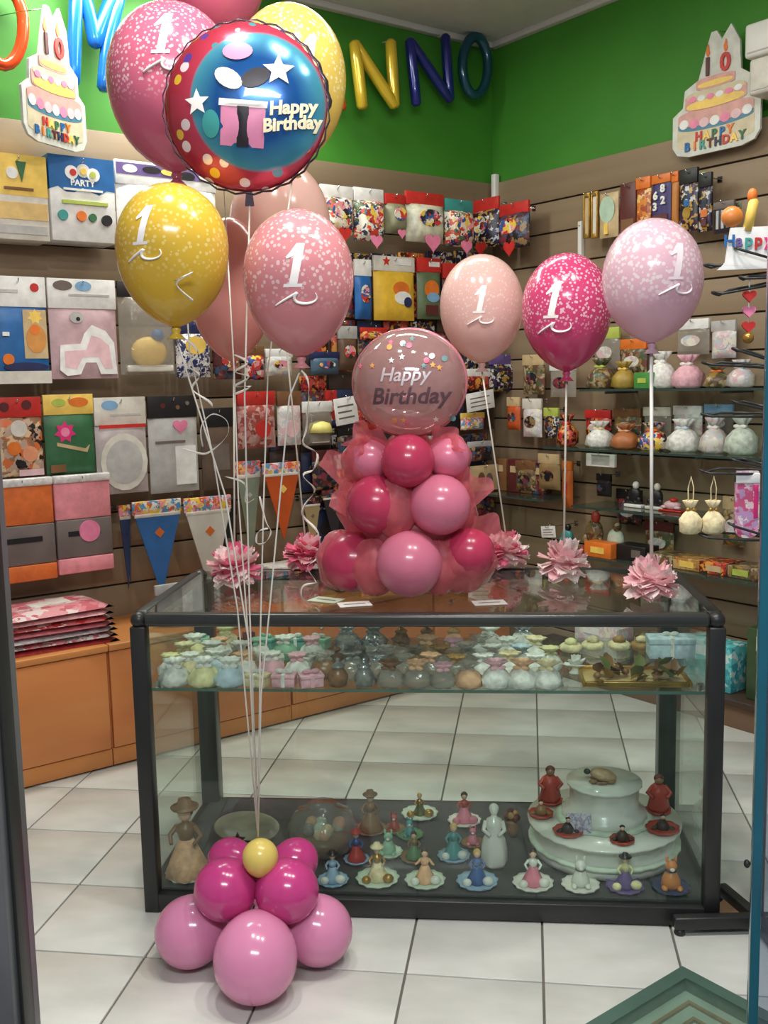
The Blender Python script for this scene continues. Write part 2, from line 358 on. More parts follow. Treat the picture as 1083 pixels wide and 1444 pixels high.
# right: toughened glass door seen on its edge
m_edge = M('teal_glass_edge', (12, 92, 112), 0.12, var=0.15, coat=0.6)
m_doorglass = MCLEAR('door_glass', (170, 176, 196), 0.07, 0.02, tint=(225, 232, 240))
g0 = ony(1056, 1444, 1.35)
dr = thing('glass_door', 'frameless glass door with a teal edge at the right border', 'door', (g0.x - 0.001, 1.35, 0.012)); dr['kind'] = 'structure'; dr.name = 'door_1'
MB().box(0.012, 0.0, 0, 0.9, 0.012, 2.6).obj('glass_pane', m_doorglass, dr)
MB().box(0.0, -0.001, 0, 0.013, 0.013, 2.6, bev=0.0015).obj('glass_edge', m_edge, dr)
hk = MB().box(0.1, -0.06, 0.75, 0.13, -0.03, 1.35, bev=0.006); hk.box(0.1, -0.04, 0.8, 0.13, 0.0, 0.83); hk.box(0.1, -0.04, 1.27, 0.13, 0.0, 1.3); hk.obj('door_handle', m_chrome, dr)
MB().box(0.0, -0.012, -0.012, 0.9, 0.024, 0.05, bev=0.002).obj('bottom_rail', m_bar, dr)

# ------------------------------------------------------------------ low orange cabinets along the left wall
m_orange = MSTREAK('orange_beech_laminate', (200, 122, 68), (212, 138, 80), (1.2, 3, 7), 0.4, 0.03)
m_orange_d = MSTREAK('orange_beech_edge', (196, 126, 66), (206, 136, 78), (1.2, 3, 7), 0.4, 0.03)
m_joint = M('dark_joint', (70, 42, 24), 0.8)
CABD, CABH = 0.43, 0.487
cab_edges = [(-3.30, 'orange beech low cabinet at the far left, mostly outside the picture'), (-2.405, 'orange beech low cabinet with a small round lock, left of the display case'),
             (-1.60, 'orange beech low cabinet seen through the left end of the display case'), (-0.80, 'orange beech low cabinet behind the middle of the display case, nearer the corner'), (-0.3, None)]
for i in range(4):
    x0, lab = cab_edges[i]; x1 = cab_edges[i + 1][0]; w = x1 - x0 - 0.004
    p = CORNER + Vector((x0 * R2, x0 * R2, 0))
    t = thing('low_cabinet', lab, 'cabinet', p, PI / 4, 'orange cabinets along the left wall')
    MB().box(0, -CABD + 0.02, 0.075, w, -0.002, CABH - 0.026).obj('body', m_orange, t)
    MB().box(0.004, -CABD + 0.03, 0.0, w - 0.004, -0.05, 0.01).obj('floor_gap', m_joint, t)
    MB().box(0, -CABD + 0.006, 0.008, w, -CABD + 0.026, 0.074, bev=0.002).obj('plinth', m_orange_d, t)
    MB().box(0, -CABD - 0.012, CABH - 0.026, w, -0.002, CABH, bev=0.004).obj('worktop', m_orange_d, t)
    nd = 1 if w < 1.2 else 2
    for d in range(nd):
        a = d * w / nd + 0.004; b_ = (d + 1) * w / nd - 0.004
        dd = MB().box(a, -CABD, 0.078, b_, -CABD + 0.019, CABH - 0.03, bev=0.002).obj('door', m_orange, t)
        MB().lathe([(0, 0), (0.011, 0), (0.012, 0.004), (0.006, 0.006), (0, 0.006)], 14, Matrix.Rotation(PI / 2, 4, 'X')).obj('lock', m_chrome, dd, (a + 0.2 * (b_ - a) if i != 1 else a + 0.43, -CABD, CABH - 0.09))
# low plinth along the right wall
m_brown = MSTREAK('brown_laminate', (116, 88, 66), (134, 104, 80), (1, 3, 8), 0.45, 0.03)
t = thing('wall_plinth', 'low brown display plinth along the foot of the right wall', 'plinth', CORNER, -PI / 4)
MB().box(0.45, -0.24, 0.0, 3.2, -0.002, 0.10, bev=0.003).obj('body', m_brown, t)
MB().box(0.44, -0.26, 0.10, 3.2, -0.002, 0.125, bev=0.003).obj('top_board', M('dark_brown_edge', (70, 54, 44), 0.5), t)

# ================================================================== DISPLAY CASE
P0 = onz(204, 1287); YAW = math.radians(3.03)
U = Vector((math.cos(YAW), math.sin(YAW), 0)); V = Vector((-math.sin(YAW), math.cos(YAW), 0))
DW, DD, DH, ZD, ZS = 1.562, 0.665, 0.85, 0.062, 0.636
m_glass = MCLEAR('case_glass', (190, 210, 200), 0.012, 0.01, tint=(248, 253, 250))
m_topglass = MCLEAR('table_top_glass', (150, 165, 160), 0.03, 0.02, tint=(238, 246, 242), ior=1.6)
m_deck = M('charcoal_deck_cloth', (62, 62, 62), 0.7, var=0.2, scale=40, bump=0.1)
m_gedge = M('green_glass_edge', (84, 112, 100), 0.15, var=0.1, coat=0.4)
case = thing('display_case', 'black metal framed glass display counter standing on the tiles', 'display case', P0, YAW)
for x, y, w, d in ((0, 0, 0.042, 0.042), (DW - 0.042, 0, 0.042, 0.042), (0.0, DD - 0.06, 0.06, 0.06), (DW - 0.055, DD - 0.06, 0.055, 0.06)):
    MB().box(x, y, 0.0, x + w, y + d, DH - 0.036, bev=0.004).obj('post', m_black if y == 0 else m_bar, case)
for x0, y0, x1, y1 in ((0.04, 0, DW - 0.04, 0.04), (0.06, DD - 0.04, DW - 0.055, DD), (0.0, 0.042, 0.04, DD - 0.06), (DW - 0.04, 0.042, DW, DD - 0.06)):
    MB().box(x0, y0, DH - 0.036, x1, y1, DH - 0.001, bev=0.009).obj('top_rail', m_bar if y0 == 0 else m_black, case)
    MB().box(x0, y0, 0.004, x1, y1, 0.055, bev=0.003).obj('bottom_rail', m_black, case)
for x, y in ((0, 0), (DW - 0.042, 0), (0, DD - 0.06), (DW - 0.055, DD - 0.06)):
    MB().ell((x + 0.021, y + 0.021 + 0.01 * (y > 0), DH - 0.02), (0.0225, 0.023 + 0.01 * (y > 0), 0.022), 16, 10).obj('corner_cap', m_black, case)
MB().box(0.03, 0.03, 0.03, DW - 0.03, DD - 0.03, ZD).obj('deck', m_deck, case)
MB().box(0.042, 0.016, 0.055, DW - 0.042, 0.021, DH - 0.036).obj('front_pane', m_glass, case)
MB().box(0.016, 0.042, 0.055, 0.021, DD - 0.06, DH - 0.036).obj('side_pane', m_glass, case)
MB().box(DW - 0.021, 0.042, 0.055, DW - 0.016, DD - 0.06, DH - 0.036).obj('side_pane', m_glass, case)
MB().box(0.036, 0.036, DH - 0.009, DW - 0.036, DD - 0.036, DH - 0.003).obj('top_pane', m_topglass, case)
sh = MB().box(0.03, 0.035, ZS - 0.008, DW - 0.03, DD - 0.08, ZS).obj('shelf', m_glass, case)
MB().box(0.03, 0.033, ZS - 0.008, DW - 0.03, 0.035, ZS).obj('shelf_edge', m_gedge, sh)
for x in (0.024, DW - 0.042):
    for y in (0.12, 0.5): MB().box(x, y, ZS - 0.03, x + 0.018, y + 0.02, ZS - 0.0085, bev=0.002).obj('shelf_bracket', m_chrome, case)
def dloc(px, py, z): return onz(px, py, z)

# ================================================================== BALLOONS
def balloon_prof(R, up=1.18, low=1.42, neck=0.07, n=22):
    pr = []
    for i in range(n + 1):
        t = PI * i / n
        if t <= PI / 2: z = up * R * math.cos(t); r = R * math.sin(t)
        else:
            q = (t - PI / 2) / (PI / 2); z = low * R * math.cos(t); r = R * (math.sin(t) ** (1 + 0.35 * q)); r = max(r, neck * R * min(1, q * 1.2) if i < n else 0)
        pr.append((r, z))
    pr[-1] = (neck * R * 0.8, -low * R); pr[0] = (0.0, up * R)
    return pr[::-1]
def prof_r(pr, z):
    for (r0, z0), (r1, z1) in zip(pr, pr[1:]):
        if z0 <= z <= z1: return r0 + (r1 - r0) * (z - z0) / max(1e-9, z1 - z0)
    return 0.001
_bm = {}
def balloon_body(R, up, low, mat):
    k = (round(R, 4), up, low, mat.name)
    if k not in _bm:
        _bm[k] = MB().lathe(balloon_prof(R, up, low), 32).mesh('body', mat)
    return _bm[k]
def knot_mesh(R, low, mat):
    z = -low * R; k = 0.09 * R
    return MB().lathe([(k * 1.9, z - k * 2.3), (k * 1.5, z - k * 1.9), (k * 0.7, z - k * 1.1), (k * 1.0, z - k * 0.5), (k * 0.8, z + k * 0.1)], 12).mesh('knot', mat)
m_print = M('white_balloon_ink', (246, 240, 238), 0.4, var=0.03)
m_ribbon = M('white_curling_ribbon', (232, 226, 216), 0.3, var=0.05, trans=0.2)
def balloon(name, label, pos, R, mat, up=1.18, low=1.42, digit=None, group='helium balloons', string=None, sw=0.0022, root=None, rot=None, cat='balloon', swmat=None):
    """string: list of world points from the neck down"""
    t = thing(name, label, cat, pos, 0, group) if root is None else None
    if t is not None:
        body = link('body', balloon_body(R, up, low, mat), t)
        link('knot', knot_mesh(R, low, mat), t)
        if digit:
            th0, zc, size, dm = digit; pr = balloon_prof(R, up, low)
            def wrap(v):
                z = zc + v[2]; r = prof_r(pr, z); th = th0 + v[0] / max(r, 0.02); rr = r + 0.0012 - v[1] * 0.3
                return (rr * math.sin(th), -rr * math.cos(th), z)
            st = 9; one = MB(); fw = lambda u, w: wrap((u * size + 0.22 * w * size, 0, w * size)); vs = []; fs = []
            for i in range(st + 1):
                w = -0.36 + 0.72 * i / st
                vs += [fw(-0.075, w), fw(0.075, w)]
            fs += [(2 * i, 2 * i + 1, 2 * i + 3, 2 * i + 2) for i in range(st)]
            o = len(vs); vs += [fw(-0.075, 0.36), fw(0.0, 0.36), fw(-0.07, 0.2), fw(-0.16, 0.2), fw(-0.22, 0.12), fw(-0.2, 0.08), fw(-0.075, 0.14)]; fs += [(o, o + 3, o + 6), (o + 3, o + 4, o + 5, o + 6)]
            o = len(vs); vs += [fw(-0.17, -0.36), fw(0.0, -0.36), fw(0.17, -0.36), fw(-0.17, -0.42), fw(0.0, -0.42), fw(0.17, -0.42)]; fs += [(o + 3, o + 4, o + 1, o), (o + 4, o + 5, o + 2, o + 1)]
            one.add(vs, fs, True).obj('printed_digit', dm, t)
            # printed ribbon scroll under the digit
            pts = []
            for k in range(41):
                a = k / 40.0; u = (-0.4 + 0.72 * a - 0.1 * math.sin(2 * PI * a * 2)) * size; zz = zc + size * (-0.64 + 0.1 * math.cos(2 * PI * a * 1.5 + 2.4) + 0.04 * a)
                r = prof_r(pr, zz) + 0.0006; th = th0 + u / r; pts.append((r * math.sin(th), -r * math.cos(th), zz))
            MB().tube(pts, [0.016 * size + 0.042 * size * math.sin(PI * i / 40) for i in range(41)], 6, flat=0.5).obj('printed_scroll', dm, t)
        if string:
            o = Vector(pos); zk = Vector((0, 0, -low * R - 0.2 * R))
            pts = [zk] + [Vector(p) - o for p in string]
            MB().tube(pts, sw, 6).obj('string', swmat or m_ribbon, t)
        return t
# latex colours
k_pinkconf = MCONF('pink_confetti_latex', (216, 110, 140), (242, 202, 210), 95, 0.36, trans=0.15)
k_yelconf = MCONF('yellow_confetti_latex', (232, 205, 104), (246, 236, 190), 80, 0.34, trans=0.25)
k_yellow = MCONF('gold_yellow_latex', (226, 188, 66), (240, 216, 130), 85, 0.33, trans=0.2)
k_front = MCONF('rose_confetti_latex', (222, 146, 152), (240, 206, 208), 88, 0.36, trans=0.2)
k_salmon = M('salmon_latex', (232, 160, 150), 0.2, var=0.03, trans=0.3, coat=0.3)
k_pale = M('pale_peach_latex', (236, 200, 190), 0.2, var=0.03, trans=0.35, coat=0.3)
k_blush = MCONF('blush_latex', (238, 200, 192), (246, 222, 218), 90, 0.3, trans=0.3)
k_fuchsia = MCONF('fuchsia_confetti_latex', (210, 72, 122), (240, 190, 205), 100, 0.36, trans=0.15)
k_lilac = MCONF('pink_white_confetti_latex', (228, 190, 204), (240, 226, 230), 85, 0.42, trans=0.3)
k_mag = M('magenta_latex', (204, 66, 136), 0.2, var=0.05, scale=5, trans=0.12, coat=0.4)
k_pink = M('bubblegum_pink_latex', (230, 146, 186), 0.18, var=0.03, scale=5, trans=0.15, coat=0.4)
k_lemon = M('lemon_latex', (238, 214, 116), 0.25, var=0.03, trans=0.2, coat=0.3)
k_rose = M('rose_pink_latex', (226, 128, 156), 0.25, var=0.04, trans=0.2, coat=0.3)
k_deep = M('deep_rose_latex', (200, 62, 98), 0.25, var=0.06, trans=0.2, coat=0.3)

# ---- floor weight cluster: one thing, eight balloons tied together
cen = Vector((-0.675, 2.32, 0.15))
cl = thing('balloon_weight', 'floor cluster of pink and magenta balloons with a yellow centre', 'balloon cluster', (cen.x, cen.y, 0))
def cluster_balloon(c, R, mat, tip, parent, up=1.02, low=1.22, name='balloon', label=None):
    """body centred at c (world), neck pointing to tip"""
    c = Vector(c); ax = (c - Vector(tip)).normalized(); q = Vector((0, 0, 1)).rotation_difference(ax)
    base = Vector(parent.matrix_basis.translation)
    b = link(name, balloon_body(R, up, low, mat), parent, c - base); b.rotation_mode = 'QUATERNION'; b.rotation_quaternion = q
    if parent.rotation_euler.z: b.location = Matrix.Rotation(-parent.rotation_euler.z, 3, 'Z') @ (c - base)
    k = link('knot', knot_mesh(R, low, mat), b)
    if label: b['label'] = label
    return b
fr = onz(360, 1353, 0.102)
cluster_balloon(fr, 0.1, k_pink, (cen.x, cen.y, 0.23), cl, 1.0, 1.18, label='large pale pink balloon at the front of the cluster')
cluster_balloon(onz(268, 1314, 0.09), 0.088, k_pink, (cen.x, cen.y, 0.17), cl, 1.0, 1.2, label='large pale pink balloon at the left of the cluster')
cluster_balloon(onz(449, 1312, 0.09), 0.086, k_pink, (cen.x, cen.y, 0.17), cl, 1.0, 1.2, label='large pale pink balloon at the right of the cluster')
apex = Vector(onz(366, 1262, 0.2)) + Vector((0, 0.07, 0))
for px, py, z, R, lab in ((318, 1254, 0.216, 0.077, 'magenta balloon at the front left of the upper ring'), (405, 1256, 0.216, 0.078, 'magenta balloon at the front right of the upper ring')):
    cluster_balloon(onz(px, py, z), R, k_mag, apex + Vector((0, 0.0, -0.03)), cl, 1.02, 1.15, label=lab)
for px, py, z, R, lab in ((325, 1213, 0.235, 0.058, 'magenta balloon at the back left of the upper ring'), (416, 1214, 0.235, 0.058, 'magenta balloon at the back right of the upper ring')):
    q = onz(px, py, z); q = Vector((ony(px, py, 2.41).x, 2.41, ony(px, py, 2.41).z))
    cluster_balloon(q, R, k_mag, (apex.x, 2.38, 0.2), cl, 1.05, 1.3, label=lab)
yl = ony(367, 1208, 2.27)
cluster_balloon(yl, 0.044, k_lemon, (yl.x, 2.31, 0.19), cl, 1.0, 1.3, label='small yellow balloon in the middle of the cluster')
# ---- bouquet floating above
TIE = Vector(ony(364, 1180, 2.29))
def bunch(a, mids, y):
    return [Vector(ony(px, py, y + (TIE.y - y) * f)) for px, py, f in mids] + [TIE]
def bpos(px, py, y): return Vector(ony(px, py, y))
def R_of(rpx, p): return px2m(rpx, p)
def helium(label, px, py, rpx, y, mat, mids, up=1.18, low=1.42, digit=None, name='latex_balloon'):
    p = bpos(px, py, y); R = R_of(rpx, p)
    if digit: digit = (digit[0], digit[1] * R, digit[2] * R, digit[3])
    return balloon(name, label, p, R, mat, up, low, digit, 'helium balloons of the tall bouquet', bunch(p, mids, y))
helium('big pink confetti balloon behind the left edge of the blue foil balloon', 243, 112, 91, 2.62, k_pinkconf, [(268, 500, .3), (300, 640, .45), (335, 860, .75)], 1.12, 1.4, (0.25, 0.42, 0.8, m_print))
helium('pink confetti balloon cut off by the top edge of the photo', 300, -52, 76, 2.86, k_pinkconf, [(330, 520, .4), (336, 700, .6), (350, 900, .8)], 1.15, 1.4, (-0.3, -0.1, 0.6, m_print))
helium('big pale yellow confetti balloon behind the right edge of the blue foil balloon', 408, 108, 80, 2.62, k_yelconf, [(378, 520, .4), (372, 700, .6), (367, 900, .85)], 1.2, 1.5, (0.62, 0.15, 0.8, m_print))
helium('golden yellow balloon floating below the big pink confetti balloon', 243, 348, 79, 2.22, k_yellow, [(262, 520, .2), (318, 700, .5), (350, 900, .85)], 1.1, 1.42, (-0.15, 0.28, 0.85, m_print))
helium('rose confetti balloon printed with a big white 1, right of the golden one', 421, 388, 78, 2.3, k_front, [(408, 560, .2), (380, 860, .7), (368, 980, .9)], 1.16, 1.46, (0.2, 0.1, 0.95, m_print))

# ---- printed foil balloon
fb = bpos(347, 152, 2.34); FR = px2m(115, fb); FT = 0.075
foil = thing('foil_balloon', 'round blue birthday foil balloon with a red dotted rim', 'balloon', fb, 0.12, 'helium balloons of the tall bouquet')
def dome(r, R=FR, T=FT): return T * max(0.0, 1 - (r / R) ** 2.3) ** 0.62
def foil_mesh(R, T, n=56, m=12, wr=0.006):
    vs = []; fs = []; rng = random.Random(3)
    ph = [rng.random() * 6.28 for _ in range(8)]
    for side in (-1, 1):
        o = len(vs)
        for j in range(m + 1):
            rr = R * math.sin(PI / 2 * j / m) if j < m else R
            for i in range(n):
                a = 2 * PI * i / n; e = (j / m) ** 3
                w = wr * e * (1 if j < m else 0) * (math.sin(28 * a) * 0.6 + math.sin(17 * a + 1))
                y = side * (dome(rr, R, T) + w * 0.5); k = 1 + (0.012 * math.sin(28 * a) * e)
                vs.append((rr * k * math.cos(a), y, rr * k * math.sin(a)))
        for j in range(m):
            for i in range(n):
                f = (o + j * n + i, o + j * n + (i + 1) % n, o + (j + 1) * n + (i + 1) % n, o + (j + 1) * n + i)
                fs.append(f if side < 0 else f[::-1])
    return MB().add(vs, fs, True)
foil_mesh(FR, FT).obj('body', MFOILPRINT(), foil)
MB().tube([((FR + 0.004) * (1 + 0.012 * math.sin(28 * a)) * math.cos(a), 0, (FR + 0.004) * (1 + 0.012 * math.sin(28 * a)) * math.sin(a)) for a in [2 * PI * i / 112 for i in range(112)]], 0.007, 6, True, 0.25).obj('seam_flange', M('dark_foil_seam', (70, 60, 72), 0.25, 0.6), foil)
def onfoil(v, dx=0, dz=0, lift=0.002):
    x, z = v[0] + dx, v[2] + dz; r = math.hypot(x, z); return (x, -dome(r) - lift + v[1] * 0.5, z)
m_cream = M('cream_foil_ink', (238, 226, 190), 0.35)
def foil_text(txt, size, x, z, mat, par, tilt=0.0, sh=0.2):
    c, s = math.cos(tilt), math.sin(tilt)
    lettering(txt, size, mat, par, None, 0.002, sh, 0.0015, wrap=lambda v: onfoil((v[0] * c - v[2] * s, v[1], v[0] * s + v[2] * c), x, z, 0.003))
foil_text('Happy', 0.04, 0.112, -0.018, m_cream, foil, 0.1)
foil_text('Birthday', 0.038, 0.108, -0.052, m_cream, foil, 0.12)
def foil_patch(poly, mat, nm, lift=0.0025):
    cx = sum(p[0] for p in poly) / len(poly); cz = sum(p[1] for p in poly) / len(poly); vs = [(cx, 0, cz)]; n = len(poly); fs = []
    for q in (0.5, 1.0): vs += [(cx + (x - cx) * q, 0, cz + (z - cz) * q) for x, z in poly]
    for i in range(n):
        k = (i + 1) % n; fs += [(0, 1 + i, 1 + k), (1 + i, 1 + n + i, 1 + n + k, 1 + k)]
    vs = [onfoil(v, 0, 0, lift) for v in vs]; MB().add(vs, fs, True).obj(nm, mat, foil)
m_pinkink = M('pink_foil_ink', (214, 134, 170), 0.35); m_whiteink = M('white_foil_ink', (234, 228, 226), 0.3); m_darkink = M('black_foil_ink', (34, 28, 36), 0.35); m_tealink = M('teal_foil_ink', (60, 150, 150), 0.35)
# a plain printed party present: pink box, dark ribbon, pale bow and confetti
foil_patch([(-0.052, -0.095), (0.045, -0.105), (0.055, -0.02), (-0.045, -0.01)], m_pinkink, 'printed_present')
foil_patch([(-0.015, -0.1), (0.012, -0.102), (0.018, -0.018), (-0.008, -0.015)], m_darkink, 'printed_band', 0.0035)
foil_patch([(-0.05, -0.012), (0.058, -0.022), (0.06, -0.008), (-0.048, 0.003)], m_whiteink, 'printed_lid', 0.0035)
for sx, a in ((-1, 0.55), (1, 0.35)):
    foil_patch([(0.004 + sx * 0.03 + 0.034 * math.cos(t) * math.cos(a) - 0.02 * math.sin(t) * math.sin(a) * sx, 0.045 + 0.034 * math.cos(t) * math.sin(a) * sx + 0.02 * math.sin(t) * math.cos(a)) for t in [2 * PI * i / 16 for i in range(16)]], m_darkink if sx > 0 else m_whiteink, 'printed_bow_loop', 0.003)
foil_patch(star(-0.1, -0.002, 0.03, 5), m_whiteink, 'printed_star'); foil_patch(star(0.085, 0.062, 0.036, 5), m_whiteink, 'printed_star')
foil_patch(circ(-0.005, 0.105, 0.034, 0.02), m_pinkink, 'printed_balloon'); foil_patch(circ(-0.07, -0.05, 0.02, 0.03), m_tealink, 'printed_balloon')
MB().prism([(-0.011, -FR - 0.032), (0.011, -FR - 0.032), (0.007, -FR), (-0.007, -FR)], -0.002, 0.002).obj('filling_tail', M('dark_foil_seam', (0, 0, 0)), foil)
MB().tube([Vector((0, 0, -FR - 0.03))] + [Matrix.Rotation(-0.12, 3, 'Z') @ (Vector(p) - fb) for p in bunch(fb, [(345, 560, .2), (352, 860, .75)], 2.34)], 0.0022, 6).obj('string', m_ribbon, foil)

# ================================================================== COUNTER-TOP: balloons on paper flowers
ZT = DH - 0.002
def flower(label, px, py, r, mats, seed):
    rng = random.Random(seed); p = onz(px, py, ZT)
    t = thing('paper_flower', label, 'paper flower', p, rng.random() * 6, 'pink tissue flowers weighting the balloons')
    pm = []
    for m in mats:
        vs = []; fs = []
        for i in range(5):
            for j in range(4):
                u = (i / 4 - 0.5); v = j / 3; wv = 0.9 * math.sin(PI * min(0.98, 0.22 + v * 0.7)) * (1 - 0.25 * (v > 0.9))
                vs.append((u * wv, -0.12 * math.cos(u * PI) * v + 0.1 * math.sin(u * 9) * v * v, v * 1.0 + 0.06 * math.cos(u * 12) * v))
        for i in range(4):
            for j in range(3): fs.append((i * 4 + j, i * 4 + 4 + j, i * 4 + 5 + j, i * 4 + 1 + j))
        pm.append(MB().add(vs, fs, True).mesh('petal', m))
    MB().ell((0, 0, r * 0.62), (r * 0.5, r * 0.5, r * 0.6), 12, 8).obj('core', mats[0], t)
    n = 60
    for k in range(n):
        z = 1 - 1.6 * k / n; a = k * 2.39996; h = math.sqrt(max(0, 1 - z * z)); d = Vector((h * math.cos(a), h * math.sin(a), z))
        o = link('petal', pm[rng.randrange(len(pm))], t)
        e = d.to_track_quat('Z', 'Y').to_euler(); o.rotation_euler = (e.x + rng.uniform(-.35, .35), e.y + rng.uniform(-.35, .35), e.z + rng.uniform(-1, 1))
        s = r * rng.uniform(0.6, 0.78); o.scale = (s, s, s); o.location = d * r * 0.28 + Vector((0, 0, r * 0.68))
    return p, t
m_p1 = M('pale_pink_tissue', (250, 196, 202), 0.8, trans=0.3); m_p2 = M('white_pink_tissue', (252, 228, 226), 0.8, trans=0.3); m_p3 = M('rose_tissue', (234, 116, 150), 0.8, trans=0.3)
def table_balloon(flab, blab, fpx, fpy, fr, mats, seed, bpx, bpy, rpx, mat, up, low, digit, sw, flean=0.0, swm=None, name='latex_balloon'):
    p, t = flower(flab, fpx, fpy, fr, mats, seed)
    b = Vector(ony(bpx, bpy, p.y + flean)); R = px2m(rpx, b)
    if digit: digit = (digit[0], digit[1] * R, digit[2] * R, digit[3])
    return balloon(name, blab, b, R, mat, up, low, digit, 'single balloons standing on the counter', [p + Vector((0, 0, fr * 1.35))], sw, swmat=swm)
table_balloon('pink tissue flower at the back left corner of the glass counter', 'plain salmon balloon half hidden between the golden and rose balloons', 333, 828, 0.084, [m_p3, m_p2, m_p1], 1, 325, 408, 58, k_salmon, 1.7, 1.75, None, 0.003)
table_balloon('pink tissue flower at the back of the counter, left of the balloon tower', 'pale peach balloon half hidden behind the rose balloon with the 1', 432, 804, 0.074, [m_p3, m_p1], 2, 395, 318, 71, k_pale, 1.25, 1.5, None, 0.003)
table_balloon('pink tissue flower half hidden behind the right side of the balloon tower', 'pale blush balloon floating right above the birthday bubble balloon', 714, 802, 0.076, [m_p1, m_p2, m_p3], 3, 679, 431, 59, k_blush, 1.2, 1.36, (0.05, 0.1, 0.8, m_print), 0.0026)
table_balloon('pink and white tissue flower below the fuchsia balloon', 'fuchsia confetti balloon with a white 1, between two paler ones', 795, 818, 0.078, [m_p1, m_p2], 4, 799, 434, 63, k_fuchsia, 1.2, 1.42, (-0.3, 0.15, 1.0, m_print), 0.0032)
table_balloon('pale pink tissue flower at the front right corner of the glass counter', 'pinkish white confetti balloon on a white stick, furthest right', 918, 848, 0.076, [m_p1, m_p2, m_p1], 5, 920, 392, 70, k_lilac, 1.17, 1.3, (0.42, 0.25, 0.9, M('pearl_ink', (232, 216, 222), 0.4)), 0.0048, swm=m_white)

# ---- curled ribbons
def curl(label, pts_px, y, w=0.006, y2=None, amp=0.0, name='curling_ribbon'):
    n = len(pts_px); P = [Vector(ony(px, py, y + ((y2 - y) * i / (n - 1) if y2 is not None else 0))) for i, (px, py) in enumerate(pts_px)]
    Q = []
    for i in range(n - 1):   # Catmull-Rom smoothing
        a, b, c, d = P[max(i - 1, 0)], P[i], P[i + 1], P[min(i + 2, n - 1)]
        for k in range(4):
            t = k / 4; Q.append(0.5 * ((2 * b) + (c - a) * t + (2 * a - 5 * b + 4 * c - d) * t * t + (3 * b - a - 3 * c + d) * t ** 3))
    Q.append(P[-1]); Q = [q + Vector((0, amp * math.sin(i * 0.9), 0)) for i, q in enumerate(Q)]
    o0 = Q[0].copy(); Q = [q - o0 for q in Q]
    o = MB().strip(Q, w, lambda k: (math.cos(k * 0.35), 0.5, math.sin(k * 0.35)), 0.0008).obj(name, m_ribbon, None, o0)
    return tag(o, label, 'ribbon', 'curled ribbons of the balloons')
curl('white ribbon curling in waves from the rose balloon down to the counter', [(424, 522), (436, 545), (432, 600), (428, 625), (447, 640), (443, 662), (427, 670), (444, 690), (430, 712), (428, 730), (450, 752), (448, 785), (434, 800), (446, 822)], 2.9, 0.008, 2.95, 0.008)
curl('white ribbon looped in a ring on the counter top', [(446, 822), (428, 826), (425, 840), (436, 848), (446, 838), (438, 850)], 2.82, 0.008)
curl('zigzag white ribbon hanging under the salmon balloon', [(330, 500), (350, 512), (331, 524), (352, 532), (330, 545), (354, 545), (330, 556)], 2.33, 0.006, None, 0.004)
curl('crossing white ribbon hanging under the golden yellow balloon', [(262, 478), (280, 498), (264, 515), (282, 530), (270, 548), (294, 565), (300, 575)], 2.25, 0.006, None, 0.004)
curl('yellowish ribbon loop in front of the grey packet with the heart', [(256, 632), (285, 640), (300, 634), (322, 612), (318, 592), (300, 584), (284, 600), (286, 630)], 2.35, 0.005, None, 0.004)
curl('small white ribbon loop beside the long strings above the counter', [(366, 700), (375, 735), (382, 750), (374, 765), (362, 766), (364, 750), (378, 745)], 2.34, 0.005)
curl('short white ribbon tail crossing the long strings', [(318, 672), (345, 682), (346, 708), (358, 704)], 2.34, 0.005)
curl('short white ribbon stuck across the golden yellow balloon', [(246, 396), (272, 384), (248, 400), (272, 424)], 2.105, 0.005)

# ================================================================== BALLOON TOWER on the counter
tb_ = onz(577, 838, ZT)
tow = thing('balloon_tower', 'pink balloon column wrapped in tulle, standing on the middle of the counter', 'balloon tower', tb_)
def TP(px, py, dy): return Vector(ony(px, py, tb_.y + dy))
m_tulle = MCLEAR('pink_tulle', (246, 136, 148), 0.5, 0.5, 0.4, 60, tint=(255, 222, 226))
spec = [(577, 795, 47, -0.09, k_rose, 'pale rose balloon at the front foot of the tower'), (497, 792, 43, 0.0, k_deep, 'deep rose balloon at the left foot of the tower'),
        (662, 780, 36, -0.02, k_deep, 'deep rose balloon at the right foot of the tower'), (625, 792, 38, 0.06, k_deep, None), (540, 775, 40, 0.12, k_deep, None),
        (530, 712, 42, -0.05, k_deep, 'deep rose balloon at the left of the middle ring'), (621, 712, 43, -0.06, k_rose, 'pale rose balloon at the right of the middle ring'), (578, 715, 42, 0.1, k_deep, None),
        (575, 650, 38, -0.07, k_deep, 'deep rose balloon at the front of the top ring'), (632, 645, 31, 0.0, k_rose, 'pale rose balloon at the right of the top ring'), (522, 648, 32, 0.0, k_rose, 'pale rose balloon at the left of the top ring'), (577, 640, 36, 0.1, k_deep, None)]
ZTULLE = []
for px, py, rp, dy, mt, lab in spec:
    c = TP(px, py, dy); R = px2m(rp, c)
    if c.z - R < ZT + 0.004: c.z = ZT + 0.004 + R * 1.0
    cluster_balloon(c, R, mt, TP(577, py - 12, 0.01), tow, 1.0, 1.15, label=lab)
